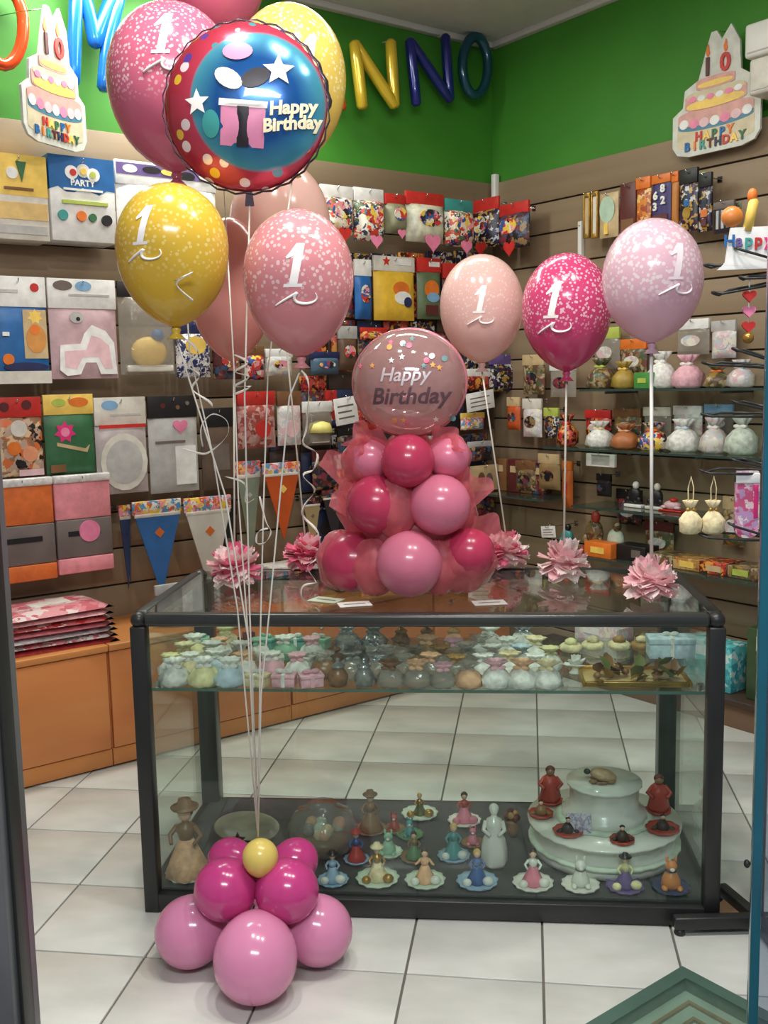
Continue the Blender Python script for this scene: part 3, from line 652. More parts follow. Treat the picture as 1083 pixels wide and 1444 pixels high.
def tulle(px, py, wpx, hpx, dy, seed, a0, lean=0.3):
    """one gathered, flared tulle fan, tied at its foot"""
    c = TP(px, py, dy); c.z = max(c.z, ZT + 0.01); w = px2m(wpx, c); h = px2m(hpx, c); rng = random.Random(seed); vs = []; fs = []; nu, nv = 19, 6
    for i in range(nu):
        u = i / (nu - 1) - 0.5
        for j in range(nv):
            v = j / (nv - 1); wd = 0.4 + 0.6 * v
            vs.append((u * w * wd, (0.02 * math.sin(u * 9 + seed) * v - lean * 0.1 * v), h * v * (1 - 0.25 * abs(u)) + 0.012 * math.sin(u * 9 + seed) * v))
    for i in range(nu - 1):
        for j in range(nv - 1): fs.append((i * nv + j, i * nv + nv + j, i * nv + nv + 1 + j, i * nv + 1 + j))
    o = MB().add(vs, fs, True).obj('tulle', m_tulle, tow, c - tb_, (0, a0, 0))
for a in [(545, 640, 62, 40, -0.02, 1, -0.95), (612, 640, 60, 44, -0.02, 2, 0.8), (520, 735, 60, 60, 0.0, 4, -0.6), (640, 725, 60, 70, 0.0, 5, 0.55), (672, 775, 60, 55, 0.02, 9, 0.6), (500, 690, 60, 62, 0.03, 10, -0.35), (520, 622, 50, 26, -0.04, 12, -1.0)]: tulle(*a)
def wrap_tulle(px, py, rx, rz, dy, seed):
    """a crumpled sheet of tulle bunched round the balloons"""
    c = TP(px, py, dy); a = px2m(rx, c); b = px2m(rz, c); n, m = 26, 14; vs = []; fs = []; c.z = max(c.z, ZT + b + 0.004)
    for j in range(m + 1):
        t = PI * j / m
        for i in range(n):
            g = 2 * PI * i / n; k = 1 + 0.07 * math.sin(5 * g + seed + 3 * t) + 0.05 * math.sin(9 * g - 2 * t + seed * 2) * math.sin(t) + 0.04 * math.sin(7 * t + seed)
            k = min(k, 1.0 + 0.16) ; vs.append((a * k * math.sin(t) * math.cos(g), a * 0.8 * k * math.sin(t) * math.sin(g), -b * min(k, 1.0) * math.cos(t)))
    for j in range(m):
        for i in range(n): fs.append((j * n + i, j * n + (i + 1) % n, (j + 1) * n + (i + 1) % n, (j + 1) * n + i))
    MB().add(vs, fs, True).obj('tulle', m_tulle, tow, c - tb_)
for a in [(516, 650, 34, 36, 0.0, 1), (636, 648, 27, 38, 0.01, 2), (577, 672, 60, 30, 0.05, 3), (508, 712, 34, 46, 0.03, 4), (640, 716, 32, 44, 0.02, 5), (556, 716, 30, 44, -0.07, 6), (577, 745, 76, 30, 0.04, 7), (482, 790, 36, 44, 0.02, 8), (528, 800, 34, 42, -0.05, 9), (648, 792, 50, 46, 0.0, 10), (618, 800, 30, 40, -0.05, 11), (575, 808, 100, 34, 0.05, 12)]: wrap_tulle(*a)
# bubble balloon with a birthday print, on top
bc = TP(577, 540, 0); BR = px2m(80, bc); BT = BR * 0.8
m_bub = MCLEAR('clear_pink_bubble_foil', (208, 172, 170), 0.6, 0.06, tint=(250, 205, 212), ior=1.9)
bub = MB().ell((0, 0, 0), (BR, BT, BR * 0.93), 36, 22).obj('bubble_balloon', m_bub, tow, bc - tb_)
bub['label'] = 'clear pink bubble balloon with a birthday print'
MB().tube([((BR + 0.002) * math.cos(a), 0, (BR + 0.002) * 0.93 * math.sin(a)) for a in [2 * PI * i / 60 for i in range(60)]], 0.005, 6, True, 0.4).obj('seam_flange', M('rose_foil_seam', (206, 128, 140), 0.2, 0.4), bub)
def onbub(v, dx, dz, lift=0.0015):
    x, z = v[0] + dx, v[2] + dz; q = 1 - (x / BR) ** 2 - (z / (BR * 0.93)) ** 2; return (x, -BT * math.sqrt(max(0.001, q)) - lift + v[1] * 0.3, z)
m_ink = M('dark_silver_ink', (98, 72, 80), 0.4)
lettering('Birthday', 0.062, m_ink, bub, None, 0.002, 0.25, 0.0012, wrap=lambda v: onbub(v, 0.012, -0.036))
lettering('Happy', 0.052, M('silver_ink', (222, 214, 220), 0.3, 0.3), bub, None, 0.002, 0.25, 0.0006, wrap=lambda v: onbub(v, 0.0, 0.022))
rng = random.Random(11)
dm = [M('pink_dot_ink', (226, 110, 140), 0.4), M('orange_dot_ink', (226, 160, 90), 0.4), M('teal_dot_ink', (110, 150, 150), 0.4), M('white_dot_ink', (240, 232, 230), 0.4)]
for k in range(22):
    a = rng.uniform(0.35, PI - 0.35) if k < 16 else rng.uniform(-2.6, -0.5); rr = BR * rng.uniform(0.45, 0.88); x, z = rr * math.cos(a), rr * 0.93 * math.sin(a)
    if k >= 16 and z > -0.09: z = -0.1
    pl = star(0, 0, 0.009, 5) if k % 3 else circ(0, 0, 0.008, n=10)
    vs = [onbub((px_, 0, pz_), x, z, 0.002) for px_, pz_ in pl]; cv = onbub((0, 0, 0), x, z, 0.0035); n = len(pl)
    MB().add([cv] + vs, [(0, 1 + i, 1 + (i + 1) % n) for i in range(n)], True).obj('printed_confetti', dm[k % 4], bub)
# ================================================================== THINGS ON THE GLASS SHELF OF THE CASE
ZSH = ZS + 0.0005
def inside(p, m):
    """keep a foot point at least m from the case's panes"""
    d = p - P0; x, y = d.dot(U), d.dot(V); x = min(max(x, 0.03 + m), DW - 0.03 - m); y = min(max(y, 0.03 + m), DD - 0.07 - m); q = P0 + U * x + V * y; q.z = p.z; return q
c_white = M('white_lace', (232, 230, 222), 0.8, scale=60, var=0.25, bump=0.4); c_cream = M('cream_tulle', (230, 214, 170), 0.8, scale=50, var=0.25, bump=0.4)
c_pastel = M('pastel_blue_tulle', (196, 214, 224), 0.8, scale=50, var=0.2, bump=0.3); c_rosy = M('rosy_tulle', (232, 178, 188), 0.8, scale=50, var=0.2, bump=0.3)
c_peach = M('peach_tulle', (228, 180, 140), 0.8, scale=50, var=0.2, bump=0.3); c_teal = M('teal_tin', (110, 170, 156), 0.35, scale=40, var=0.2)
c_brown = M('amber_brown', (128, 92, 58), 0.3, scale=60, var=0.35); c_grey = M('smoky_glass', (128, 128, 122), 0.15, scale=50, var=0.3, coat=0.5)
c_silver = M('silver_foil', (190, 194, 196), 0.18, 0.8, scale=40, var=0.3, bump=0.6); c_ochre = M('ochre_paper', (170, 130, 74), 0.5, scale=40, var=0.3)
c_dkred = M('dark_red_silk', (96, 30, 30), 0.6, var=0.3, scale=40); c_gold = M('antique_gold', (176, 136, 62), 0.3, 0.6, scale=30, var=0.3); c_leaf = M('olive_leaf', (98, 104, 46), 0.6, scale=30, var=0.3)
c_clear = MCLEAR('clear_wrapping', (214, 212, 200), 0.35, 0.12, 0.5, 40); c_yel = M('pale_yellow_tulle', (234, 226, 170), 0.8, scale=50, var=0.2, bump=0.3)
c_mint = M('mint_green', (150, 196, 166), 0.6, scale=40, var=0.2)
_sack = {}
def sack_meshes(body, ruff):
    k = (body.name, ruff.name)
    if k not in _sack:
        r = 0.026
        b = MB().lathe([(0.024, 0), (0.03, 0.006), (0.031, 0.02), (0.023, 0.033), (0.011, 0.044)], 20, None, True, lambda a, j: 0.13 * math.sin(5 * a + 2.1 * j) + 0.07 * math.sin(9 * a + j)).mesh('bag', body)
        f = MB().lathe([(0.0105, 0.042), (0.013, 0.048), (0.019, 0.054), (0.023, 0.057), (0.018, 0.059), (0.009, 0.052)], 28, None, True, lambda a, j: 0.2 * math.sin(7 * a) + 0.08 * math.sin(11 * a) if j > 1 else 0).mesh('gathered_top', ruff)
        n = MB().tube([(0.0105 * math.cos(a), 0.0105 * math.sin(a), 0.044) for a in [2 * PI * i / 12 for i in range(12)]], 0.0028, 5, True)
        n.ell((0.008, -0.012, 0.044), (0.009, 0.003, 0.005), 8, 5); n.ell((-0.008, -0.012, 0.044), (0.009, 0.003, 0.005), 8, 5)
        _sack[k] = (b, f, n.mesh('bow', ruff))
    return _sack[k]
def sack(t, body, ruff):
    b, f, n = sack_meshes(body, ruff); link('bag', b, t); link('gathered_top', f, t); link('bow', n, t)
def giftbox(t, m1, m2, w=0.055, d=0.045, h=0.04):
    MB().box(-w / 2, -d / 2, 0, w / 2, d / 2, h * 0.72, bev=0.002).obj('box', m1, t)
    MB().box(-w / 2 - 0.002, -d / 2 - 0.002, h * 0.72, w / 2 + 0.002, d / 2 + 0.002, h, bev=0.002).obj('lid', m1, t)
    r = MB().box(-0.005, -d / 2 - 0.003, 0.001, 0.005, d / 2 + 0.003, h + 0.0015)
    r.ell((0.012, 0, h + 0.007), (0.013, 0.005, 0.007), 10, 6); r.ell((-0.012, 0, h + 0.007), (0.013, 0.005, 0.007), 10, 6); r.ell((0, 0, h + 0.006), 0.005, 8, 6)
    r.obj('ribbon_bow', m2, t)
def jar(t, m1, m2):
    MB().lathe([(0.018, 0), (0.026, 0.004), (0.028, 0.03), (0.02, 0.044), (0.016, 0.05), (0.019, 0.054)], 16).obj('bowl', m1, t)
    MB().lathe([(0.02, 0.054), (0.02, 0.058), (0.008, 0.066), (0.004, 0.07), (0.007, 0.075), (0.0, 0.08)], 14).obj('lid', m2, t)
def bloom(t, m1, m2, r=0.05):
    pm = MB().ell((0, 0.5, 0.1), (0.3, 0.5, 0.07), 8, 6).mesh('petal', m1)
    for k in range(13):
        o = link('petal', pm, t, (0, 0, r * 0.35), (0.25 + 0.45 * (k % 3), 0, k * 2.39996)); o.scale = (r, r, r)
    MB().ell((0, 0, r * 0.45), r * 0.25, 10, 7).obj('centre', m2, t)
    MB().lathe([(r * 0.4, 0), (r * 0.45, 0.004), (r * 0.2, r * 0.35), (0, r * 0.4)], 12).obj('foot', m1, t)
def disc(t, m1, m2, r=0.034):
    MB().lathe([(r * 0.7, 0), (r, 0.006), (r * 1.02, 0.016), (r * 0.8, 0.022), (0, 0.024)], 20).obj('tin', m1, t)
    MB().lathe([(0, 0.024), (r * 0.55, 0.024), (r * 0.5, 0.034), (r * 0.2, 0.04), (0, 0.041)], 16, None, True, lambda a, j: 0.1 * math.sin(6 * a)).obj('rosette', m2, t)
SHELF = [  # row, pixel x, pixel y of the foot, kind, materials, words
 ('front', [(247, 966, 'sack', c_white, c_white, 'white lace'), (287, 968, 'sack', c_yel, c_white, 'white and pale yellow'), (324, 968, 'sack', c_pastel, c_white, 'pale blue'), (362, 968, 'box', c_cream, c_white, 'cream'),
   (400, 969, 'box', c_rosy, c_white, 'rosy pink'), (438, 969, 'box', c_rosy, c_rosy, 'plain rose'), (476, 970, 'jar', c_brown, c_grey, 'brown'), (513, 970, 'jar', c_grey, c_silver, 'smoky grey'), (550, 970, 'sack', c_clear, c_brown, 'clear cellophane'),
   (588, 970, 'sack', c_clear, c_peach, 'clear and peach'), (625, 971, 'sack', c_clear, c_rosy, 'clear and pink'), (661, 971, 'sack', c_peach, c_clear, 'peach'), (700, 971, 'sack', c_white, c_rosy, 'white and pink'), (737, 971, 'sack', c_white, c_peach, 'white and peach'), (772, 971, 'sack', c_white, c_cream, 'white and cream')]),
 ('second', [(232, 953, 'sack', c_white, c_yel, 'white and yellow'), (270, 953, 'sack', c_cream, c_white, 'cream and white'), (307, 953, 'sack', c_pastel, c_white, 'pale blue'), (345, 953, 'sack', c_white, c_peach, 'white and peach'), (383, 954, 'sack', c_rosy, c_white, 'rosy pink'), (420, 954, 'sack', c_white, c_rosy, 'white and rose'), (458, 955, 'sack', c_brown, c_clear, 'brown'), (496, 955, 'sack', c_clear, c_grey, 'clear and grey'),
   (533, 955, 'sack', c_clear, c_silver, 'clear and silver'), (570, 955, 'sack', c_clear, c_clear, 'plain clear'), (607, 955, 'sack', c_clear, c_peach, 'clear and peach'), (644, 956, 'sack', c_clear, c_ochre, 'clear and ochre'), (682, 956, 'sack', c_white, c_white, 'white lace'), (718, 956, 'sack', c_white, c_cream, 'white and cream'), (755, 956, 'sack', c_white, c_white, 'plain white')]),
 ('third', [(262, 941, 'sack', c_yel, c_cream, 'pale yellow'), (300, 941, 'sack', c_white, c_white, 'white lace'), (340, 940, 'sack', c_peach, c_white, 'peach'), (385, 941, 'box', c_white, c_rosy, 'white'), (427, 941, 'box', c_white, c_white, 'plain white'), (472, 942, 'jar', c_brown, c_brown, 'amber'),
   (508, 942, 'jar', c_grey, c_grey, 'dark grey'), (545, 942, 'sack', c_clear, c_white, 'clear and white'), (585, 943, 'sack', c_ochre, c_clear, 'ochre'), (622, 943, 'sack', c_clear, c_ochre, 'clear and ochre'), (658, 943, 'sack', c_clear, c_clear, 'plain clear'), (695, 943, 'sack', c_white, c_white, 'white lace'), (735, 944, 'sack', c_white, c_pastel, 'white and pale blue'), (775, 944, 'sack', c_white, c_yel, 'white and yellow')]),
 ('fourth', [(275, 929, 'sack', c_yel, c_white, 'yellow and white'), (312, 929, 'sack', c_white, c_peach, 'white and peach'), (365, 930, 'sack', c_white, c_mint, 'white and mint'), (402, 930, 'sack', c_mint, c_white, 'mint green'), (440, 930, 'sack', c_white, c_rosy, 'white and rose'), (490, 931, 'sack', c_silver, c_clear, 'silver foil'), (528, 931, 'sack', c_clear, c_silver, 'clear and silver'), (565, 931, 'sack', c_clear, c_brown, 'clear and brown'),
   (603, 931, 'sack', c_ochre, c_peach, 'ochre'), (640, 932, 'sack', c_clear, c_rosy, 'clear and pink'), (677, 932, 'sack', c_white, c_clear, 'white and clear'), (715, 932, 'sack', c_white, c_white, 'white lace'), (755, 932, 'sack', c_white, c_cream, 'white and cream')]),
 ('back', [(280, 914, 'box', c_mint, c_teal, 'mint green'), (320, 914, 'sack', c_cream, c_yel, 'cream'), (375, 914, 'box', c_teal, c_mint, 'teal'), (415, 914, 'box', c_teal, c_white, 'teal and white'), (450, 914, 'box', c_mint, c_white, 'pale mint'), (490, 915, 'sack', c_silver, c_silver, 'silver foil'), (528, 915, 'sack', c_silver, c_grey, 'silver and grey'),
   (566, 915, 'jar', c_brown, c_gold, 'brown and gold'), (602, 915, 'jar', c_ochre, c_brown, 'ochre'), (640, 915, 'jar', c_peach, c_ochre, 'peach'), (690, 915, 'sack', c_white, c_white, 'white lace'), (738, 915, 'sack', c_white, c_silver, 'white and silver'),
   (805, 918, 'disc', c_cream, c_yel, 'cream'), (836, 915, 'disc', c_cream, c_cream, 'plain cream'), (873, 915, 'disc', c_cream, c_ochre, 'cream and ochre'), (905, 915, 'disc', c_ochre, c_cream, 'ochre')]),
]
ORD = ['first', 'second', 'third', 'fourth', 'fifth', 'sixth', 'seventh', 'eighth', 'ninth', 'tenth', 'eleventh', 'twelfth', 'thirteenth', 'fourteenth', 'fifteenth', 'sixteenth', 'seventeenth']
KN = {'sack': ('favor_bag', 'favor bag', 'favor bag'), 'box': ('gift_box', 'gift box', 'box'), 'jar': ('lidded_jar', 'lidded jar', 'jar'), 'disc': ('round_tin', 'round tin', 'tin')}
rng = random.Random(5)
for row, items in SHELF:
    cnt = {}
    for px, py, k, m1, m2, wd in items:
        nm, kw, cat = KN[k]; cnt[k] = cnt.get(k, 0) + 1
        t = thing(nm, '%s %s, %s %s from left, %s row of the glass shelf' % (wd, kw, ORD[cnt[k] - 1], {'sack': 'bag', 'box': 'box', 'jar': 'jar', 'disc': 'tin'}[k], row), cat, inside(onz(px, py, ZSH), 0.032), YAW + rng.uniform(-.4, .4), 'favors in the %s row of the glass shelf' % row)
        if k == 'sack': sack(t, m1, m2); s = rng.uniform(1.0, 1.2); t.scale = (s * 1.15, s * 1.0, s * 1.1)
        elif k == 'box': giftbox(t, m1, m2, 0.062, 0.042, 0.034)
        elif k == 'jar': jar(t, m1, m2)
        else: disc(t, m1, m2)
t = thing('silk_flower', 'dark red silk flower lying among the favors at the left of the glass shelf', 'flower', onz(352, 926, ZSH), 0); bloom(t, c_dkred, c_brown, 0.05); t.scale = (1.25, 0.5, 1.2)
t = thing('silk_flower', 'white star shaped flower behind the gold tray on the glass shelf', 'flower', onz(812, 950, ZSH), 0); bloom(t, c_white, c_yel, 0.042); t.scale = (1.0, 0.5, 1)
t = thing('gift_box', 'pale grey white box at the back right corner of the glass shelf', 'box', onz(945, 925, ZSH), YAW); giftbox(t, c_pastel, c_white, 0.13, 0.07, 0.06)
# gold leaf tray
t = thing('leaf_tray', 'rectangular gold tray with olive leaf ornaments at the right of the glass shelf', 'tray', inside(onz(898, 968, ZSH), 0.016) + Vector((0, 0.0, 0)), YAW)
tw, td = 0.135, 0.07
MB().box(-tw, -0.006, 0, tw, td * 2, 0.006, bev=0.002).obj('plate', M('cream_gold_tray', (214, 186, 130), 0.3, 0.3), t)
for x0, y0, x1, y1 in ((-tw, -0.012, tw, -0.004), (-tw, 2 * td, tw, 2 * td + 0.008), (-tw - 0.008, -0.012, -tw, 2 * td + 0.008), (tw, -0.012, tw + 0.008, 2 * td + 0.008)):
    MB().box(x0, y0, 0, x1, y1, 0.016, bev=0.003).obj('rim', c_gold, t)
lf = MB(); lf.add([(0, 0, 0), (-0.3, 0.4, 0.1), (0, 0.45, 0.02), (0.3, 0.4, 0.1), (-0.22, 0.8, 0.12), (0, 0.8, 0.05), (0.22, 0.8, 0.12), (0, 1.1, 0.0)], [(0, 2, 1), (0, 3, 2), (1, 2, 5, 4), (2, 3, 6, 5), (4, 5, 7), (5, 6, 7)], True)
lms = [lf.mesh('leaf', c_leaf), lf.mesh('leaf', c_gold), lf.mesh('leaf', c_brown)]
rng = random.Random(9)
for k in range(30):
    o = link('leaf', lms[k % 3], t, (rng.uniform(-tw * 0.8, tw * 0.8), rng.uniform(0.0, td * 1.7), rng.uniform(0.008, 0.03)), (rng.uniform(0.1, 1.0), rng.uniform(-.5, .5), rng.uniform(0, 6.28))); s = rng.uniform(0.04, 0.06); o.scale = (s, s, s)
for k in range(6): MB().ell((0, 0, 0.01), (0.011, 0.011, 0.01), 10, 7).obj('bead', c_gold if k % 2 else c_brown, t, (-0.1 + 0.04 * k, 0.03 + 0.02 * (k % 3), 0.01))

# ================================================================== FIGURINES ON THE DECK
ZDK = ZD + 0.0005
def doily_mesh(name, mat, r, n=12):
    return MB().lathe([(r * 0.2, 0.0), (r * 0.8, 0.0), (r, 0.007), (r * 1.03, 0.012), (r * 0.86, 0.008), (r * 0.6, 0.006), (0, 0.006)], 48, None, True, lambda a, j: 0.05 * math.sin(n * a) if j in (2, 3) else 0).mesh(name, mat)
c_skin = M('porcelain_skin', (226, 186, 156), 0.35, var=0.06); c_hair = M('dark_brown_hair', (58, 38, 28), 0.5); c_blond = M('blond_hair', (206, 170, 92), 0.5); c_dark = M('black_glaze', (30, 28, 30), 0.3)
c_blue = M('royal_blue_glaze', (50, 90, 150), 0.35, var=0.2); c_navy = M('navy_blue_glaze', (40, 50, 88), 0.35, var=0.2); c_viol = M('violet_glaze', (104, 84, 140), 0.35, var=0.2); c_red = M('brick_red_glaze', (176, 62, 50), 0.4, var=0.2)
c_turq = M('turquoise_glaze', (70, 150, 150), 0.35, var=0.2); c_porc = M('white_porcelain', (226, 226, 216), 0.25, var=0.06, coat=0.3); c_pinkg = M('pink_glaze', (222, 130, 150), 0.35, var=0.15); c_orng = M('orange_glaze', (214, 130, 60), 0.35, var=0.15)
c_green = M('green_glaze', (96, 140, 96), 0.4, var=0.25); c_doil = M('pale_mint_doily', (206, 220, 200), 0.6, var=0.12, scale=40); c_doilw = M('white_doily', (226, 224, 214), 0.6, var=0.1, scale=40); c_doilb = M('blue_doily', (150, 178, 204), 0.6, var=0.2, scale=40); c_brng = M('bronze_glaze', (140, 104, 70), 0.35, var=0.25)
def figure(t, dress, top, hair, dm, R=0.044, H=0.085, hat=None, arms=True, extra=None, pose=0.0, wing=None):
    """small standing porcelain figure on a scalloped saucer"""
    link('saucer', doily_mesh('saucer', dm, R), t)
    h = H
    MB().lathe([(0.26 * h, 0.006), (0.30 * h, 0.03 * h + 0.006), (0.22 * h, 0.25 * h), (0.12 * h, 0.48 * h), (0.095 * h, 0.53 * h)], 18, None, True, lambda a, j: 0.07 * math.sin(7 * a) if j < 3 else 0).obj('skirt', dress, t)
    MB().lathe([(0.09 * h, 0.52 * h), (0.125 * h, 0.64 * h), (0.12 * h, 0.71 * h), (0.05 * h, 0.75 * h), (0.04 * h, 0.79 * h)], 14).obj('torso', top, t)
    MB().ell((0, 0, 0.88 * h), (0.095 * h, 0.095 * h, 0.115 * h), 12, 9).obj('head', c_skin, t)
    MB().ell((0, 0.02 * h, 0.91 * h), (0.11 * h, 0.1 * h, 0.11 * h), 12, 8).obj('hair', hair, t)
    for s in (-1, 1):
        MB().tube([(s * 0.11 * h, 0, 0.70 * h), (s * 0.21 * h, -0.03 * h, 0.58 * h), (s * (0.15 + pose) * h, -0.16 * h, (0.52 + pose) * h)], [0.04 * h, 0.035 * h, 0.026 * h], 7).obj('arm', top, t)
    if hat: MB().lathe([(0.18 * h, 0.95 * h), (0.19 * h, 0.97 * h), (0.1 * h, 0.985 * h), (0.085 * h, 1.07 * h), (0, 1.09 * h)], 14).obj('hat', hat, t)
    if extra:
        MB().ell((0.55 * R, -0.35 * R, 0.018), (0.016, 0.013, 0.013), 10, 7).obj('almond', extra, t)
        MB().ell((-0.5 * R, -0.45 * R, 0.015), (0.013, 0.012, 0.011), 10, 7).obj('almond', extra, t)
def animal(t, body, dm, R=0.042, H=0.07, ear=0.02, accent=None):
    """small seated animal on a saucer"""
    link('saucer', doily_mesh('saucer', dm, R), t); h = H
    MB().lathe([(0.2 * h, 0.006), (0.3 * h, 0.12 * h + 0.004), (0.28 * h, 0.32 * h), (0.16 * h, 0.56 * h), (0.1 * h, 0.62 * h)], 14).obj('body', body, t)
    MB().ell((0, -0.04 * h, 0.76 * h), (0.18 * h, 0.17 * h, 0.17 * h), 12, 9).obj('head', body, t); MB().ell((0, -0.2 * h, 0.72 * h), (0.08 * h, 0.08 * h, 0.06 * h), 10, 7).obj('muzzle', c_porc, t)
    for s in (-1, 1):
        MB().ell((s * 0.13 * h, 0, 0.96 * h), (0.05 * h, 0.03 * h, 0.11 * h), 8, 6).obj('ear', body, t); MB().ell((s * 0.22 * h, -0.2 * h, 0.09 * h + 0.004), (0.1 * h, 0.16 * h, 0.075 * h), 8, 6).obj('paw', body, t)
    if accent: MB().lathe([(0.12 * h, 0.58 * h), (0.17 * h, 0.6 * h), (0.17 * h, 0.65 * h), (0.12 * h, 0.66 * h)], 12).obj('scarf', accent, t)
def fig(label, px, py, fn, *a, name='figurine', cat='figurine', **k):
    t = thing(name, label, cat, inside(onz(px, py, ZDK), (a[4] if fn is figure else a[2]) * 1.08), YAW + k.pop('turn', 0.0), 'figurines on the deck of the case'); fn(t, *a, **k); return t
fig('tall slim peach and bronze figurine at the left end of the case', 265, 1235, figure, c_peach, c_brng, c_hair, c_doil, 0.06, 0.215, hat=c_brng, extra=c_porc, name='tall_figurine')
fig('pale blue figurine on a blue saucer just right of the balloon cluster', 469, 1247, figure, c_doilb, c_doilb, c_dark, c_doilb, 0.042, 0.09, hat=c_dark, extra=c_porc)
fig('gold and cream figurine on a mint saucer in the front row', 531, 1250, figure, c_cream, c_gold, c_blond, c_doil, 0.058, 0.105, extra=c_gold, hat=c_cream)
fig('peach figurine on a mint saucer, middle of the front row', 599, 1250, figure, c_peach, c_peach, c_hair, c_doil, 0.054, 0.1, extra=c_porc, pose=0.1)
fig('royal blue figurine in the front row, left of the cake stand', 673, 1250, figure, c_blue, c_blue, c_blond, c_doilb, 0.055, 0.1, extra=c_porc)
fig('figurine in a pink dress with dark hair, front row below the cake stand', 752, 1252, figure, c_pinkg, c_porc, c_dark, c_doilw, 0.054, 0.105, extra=c_porc)
fig('white and grey seated animal figurine on a white saucer, front row below the cake stand', 819, 1253, animal, c_porc, c_doilw, 0.05, 0.085, accent=c_grey)
fig('figurine with a violet skirt and yellow top, front row right', 882, 1255, figure, c_viol, c_yel, c_hair, c_viol, 0.05, 0.095, hat=c_dark, extra=c_yel)
fig('navy and orange seated animal figurine in the front right corner of the deck', 946, 1254, animal, c_orng, c_navy, 0.05, 0.09, accent=c_navy)
fig('brick red and blue figurine behind the gold and cream one', 503, 1215, figure, c_red, c_blue, c_hair, c_doilb, 0.036, 0.095, hat=c_red)
fig('mint and white seated animal figurine behind the front row', 548, 1205, animal, c_mint, c_doil, 0.04, 0.075)
fig('green figurine on a bronze saucer in the second row', 584, 1212, figure, c_green, c_brng, c_hair, c_brng, 0.04, 0.085)
fig('turquoise figurine with fair hair in the second row', 640, 1210, figure, c_turq, c_turq, c_blond, c_doilb, 0.046, 0.105, extra=c_porc)
fig('bronze figurine with a wide skirt in the third row', 523, 1172, figure, c_brng, c_brng, c_hair, c_brng, 0.05, 0.125, hat=c_brng)
fig('small brick red seated animal figurine in the third row', 556, 1172, animal, c_red, c_brng, 0.034, 0.06)
fig('turquoise seated animal figurine in the third row', 578, 1180, animal, c_turq, c_green, 0.04, 0.06, accent=c_porc)
fig('olive green figurine on a green saucer in the back row', 592, 1150, figure, c_leaf, c_gold, c_blond, c_doil, 0.056, 0.075, extra=c_gold)
fig('pink and red figurine on a white saucer in the back row', 655, 1160, figure, c_pinkg, c_red, c_hair, c_doilw, 0.05, 0.1, extra=c_pinkg)
fig('small pink seated animal figurine beside the white statue', 667, 1192, animal, c_pinkg, c_brng, 0.034, 0.06)
# white statue
t = thing('statue', 'plain white porcelain statue of a draped woman left of the cake stand', 'statue', onz(697, 1218, ZDK), YAW)
MB().lathe([(0.034, 0), (0.038, 0.012), (0.036, 0.05), (0.03, 0.08), (0.019, 0.1), (0.024, 0.12), (0.022, 0.135), (0.009, 0.143), (0.008, 0.15)], 20, None, True, lambda a, j: 0.06 * math.sin(6 * a + j * .4) if j < 4 else 0).obj('draped_body', c_porc, t)
MB().ell((0, 0, 0.163), (0.0125, 0.0125, 0.0155), 12, 9).obj('head', c_porc, t); MB().ell((0, 0.004, 0.167), (0.0145, 0.013, 0.0145), 12, 8).obj('hair', c_porc, t)
for s in (-1, 1): MB().tube([(s * 0.022, 0, 0.13), (s * 0.03, -0.006, 0.105), (s * 0.012, -0.027, 0.098)], [0.008, 0.007, 0.005], 7).obj('arm', c_porc, t)
t = thing('cactus_pot', 'small bronze vase with flowers between the statue and the cake stand', 'vase', onz(722, 1178, ZDK), YAW); t.name = 'flower_vase'
MB().lathe([(0.014, 0), (0.022, 0.02), (0.016, 0.04), (0.02, 0.048)], 14).obj('vase', c_brng, t)
for k in range(7): MB().ell((0, 0, 0), 0.011, 8, 6).obj('flower', c_ochre if k % 2 else c_dkred, t, (0.016 * math.cos(k * 0.9), 0.016 * math.sin(k * 0.9), 0.058 + 0.006 * (k % 3)))
# leaning plate and wrapped bundle at the back
t = thing('oval_plate', 'oval bronze edged plate leaning at the back left of the deck', 'plate', onz(350, 1185, ZDK) , YAW)
pl = MB().lathe([(0, 0), (0.055, 0.0), (0.075, 0.009), (0.08, 0.012), (0.076, 0.014), (0.054, 0.006), (0, 0.006)], 36); po = pl.obj('plate', M('mottled_plate', (164, 156, 132), 0.3, var=0.3, scale=14), t, (0, 0, 0.042), (1.15, 0, 0)); po.scale = (1.3, 0.6, 1)
MB().box(-0.03, 0.0, 0, 0.03, 0.05, 0.006).box(-0.03, 0.02, 0, 0.03, 0.026, 0.05).box(-0.03, -0.03, 0, 0.03, -0.024, 0.012).box(-0.03, -0.03, 0, 0.03, 0.05, 0.004).obj('stand', c_dark, t)
t = thing('star_ornament', 'black star ornament on a short foot behind the magenta balloons', 'ornament', onz(336, 1207, ZDK), YAW)
MB().prism(star(0, 0.05, 0.024), -0.005, 0.005).obj('star', c_dark, t); MB().lathe([(0.016, 0), (0.016, 0.006), (0.005, 0.012), (0.005, 0.035)], 12).obj('foot', c_dark, t)
t = thing('wrapped_basket', 'basket of favors wrapped in clear cellophane at the back of the deck', 'basket', onz(456, 1200, ZDK), YAW)
MB().lathe([(0.055, 0), (0.07, 0.03), (0.074, 0.05)], 20, None, True, lambda a, j: 0.02 * math.sin(20 * a)).obj('basket', c_brng, t)
rng = random.Random(2)
for k in range(10): MB().ell((0, 0, 0), 0.02, 9, 7).obj('sweet', (c_doil, c_peach, c_cream, c_grey)[k % 4], t, (rng.uniform(-.045, .045), rng.uniform(-.045, .045), 0.06 + 0.02 * rng.random()))
MB().lathe([(0.07, 0.001), (0.098, 0.03), (0.102, 0.08), (0.085, 0.12), (0.04, 0.135), (0.045, 0.15)], 28, None, True, lambda a, j: 0.05 * math.sin(9 * a + j)).obj('cellophane', MCLEAR('crinkled_cellophane', (190, 194, 186), 0.3, 0.1, 0.9, 30), t)
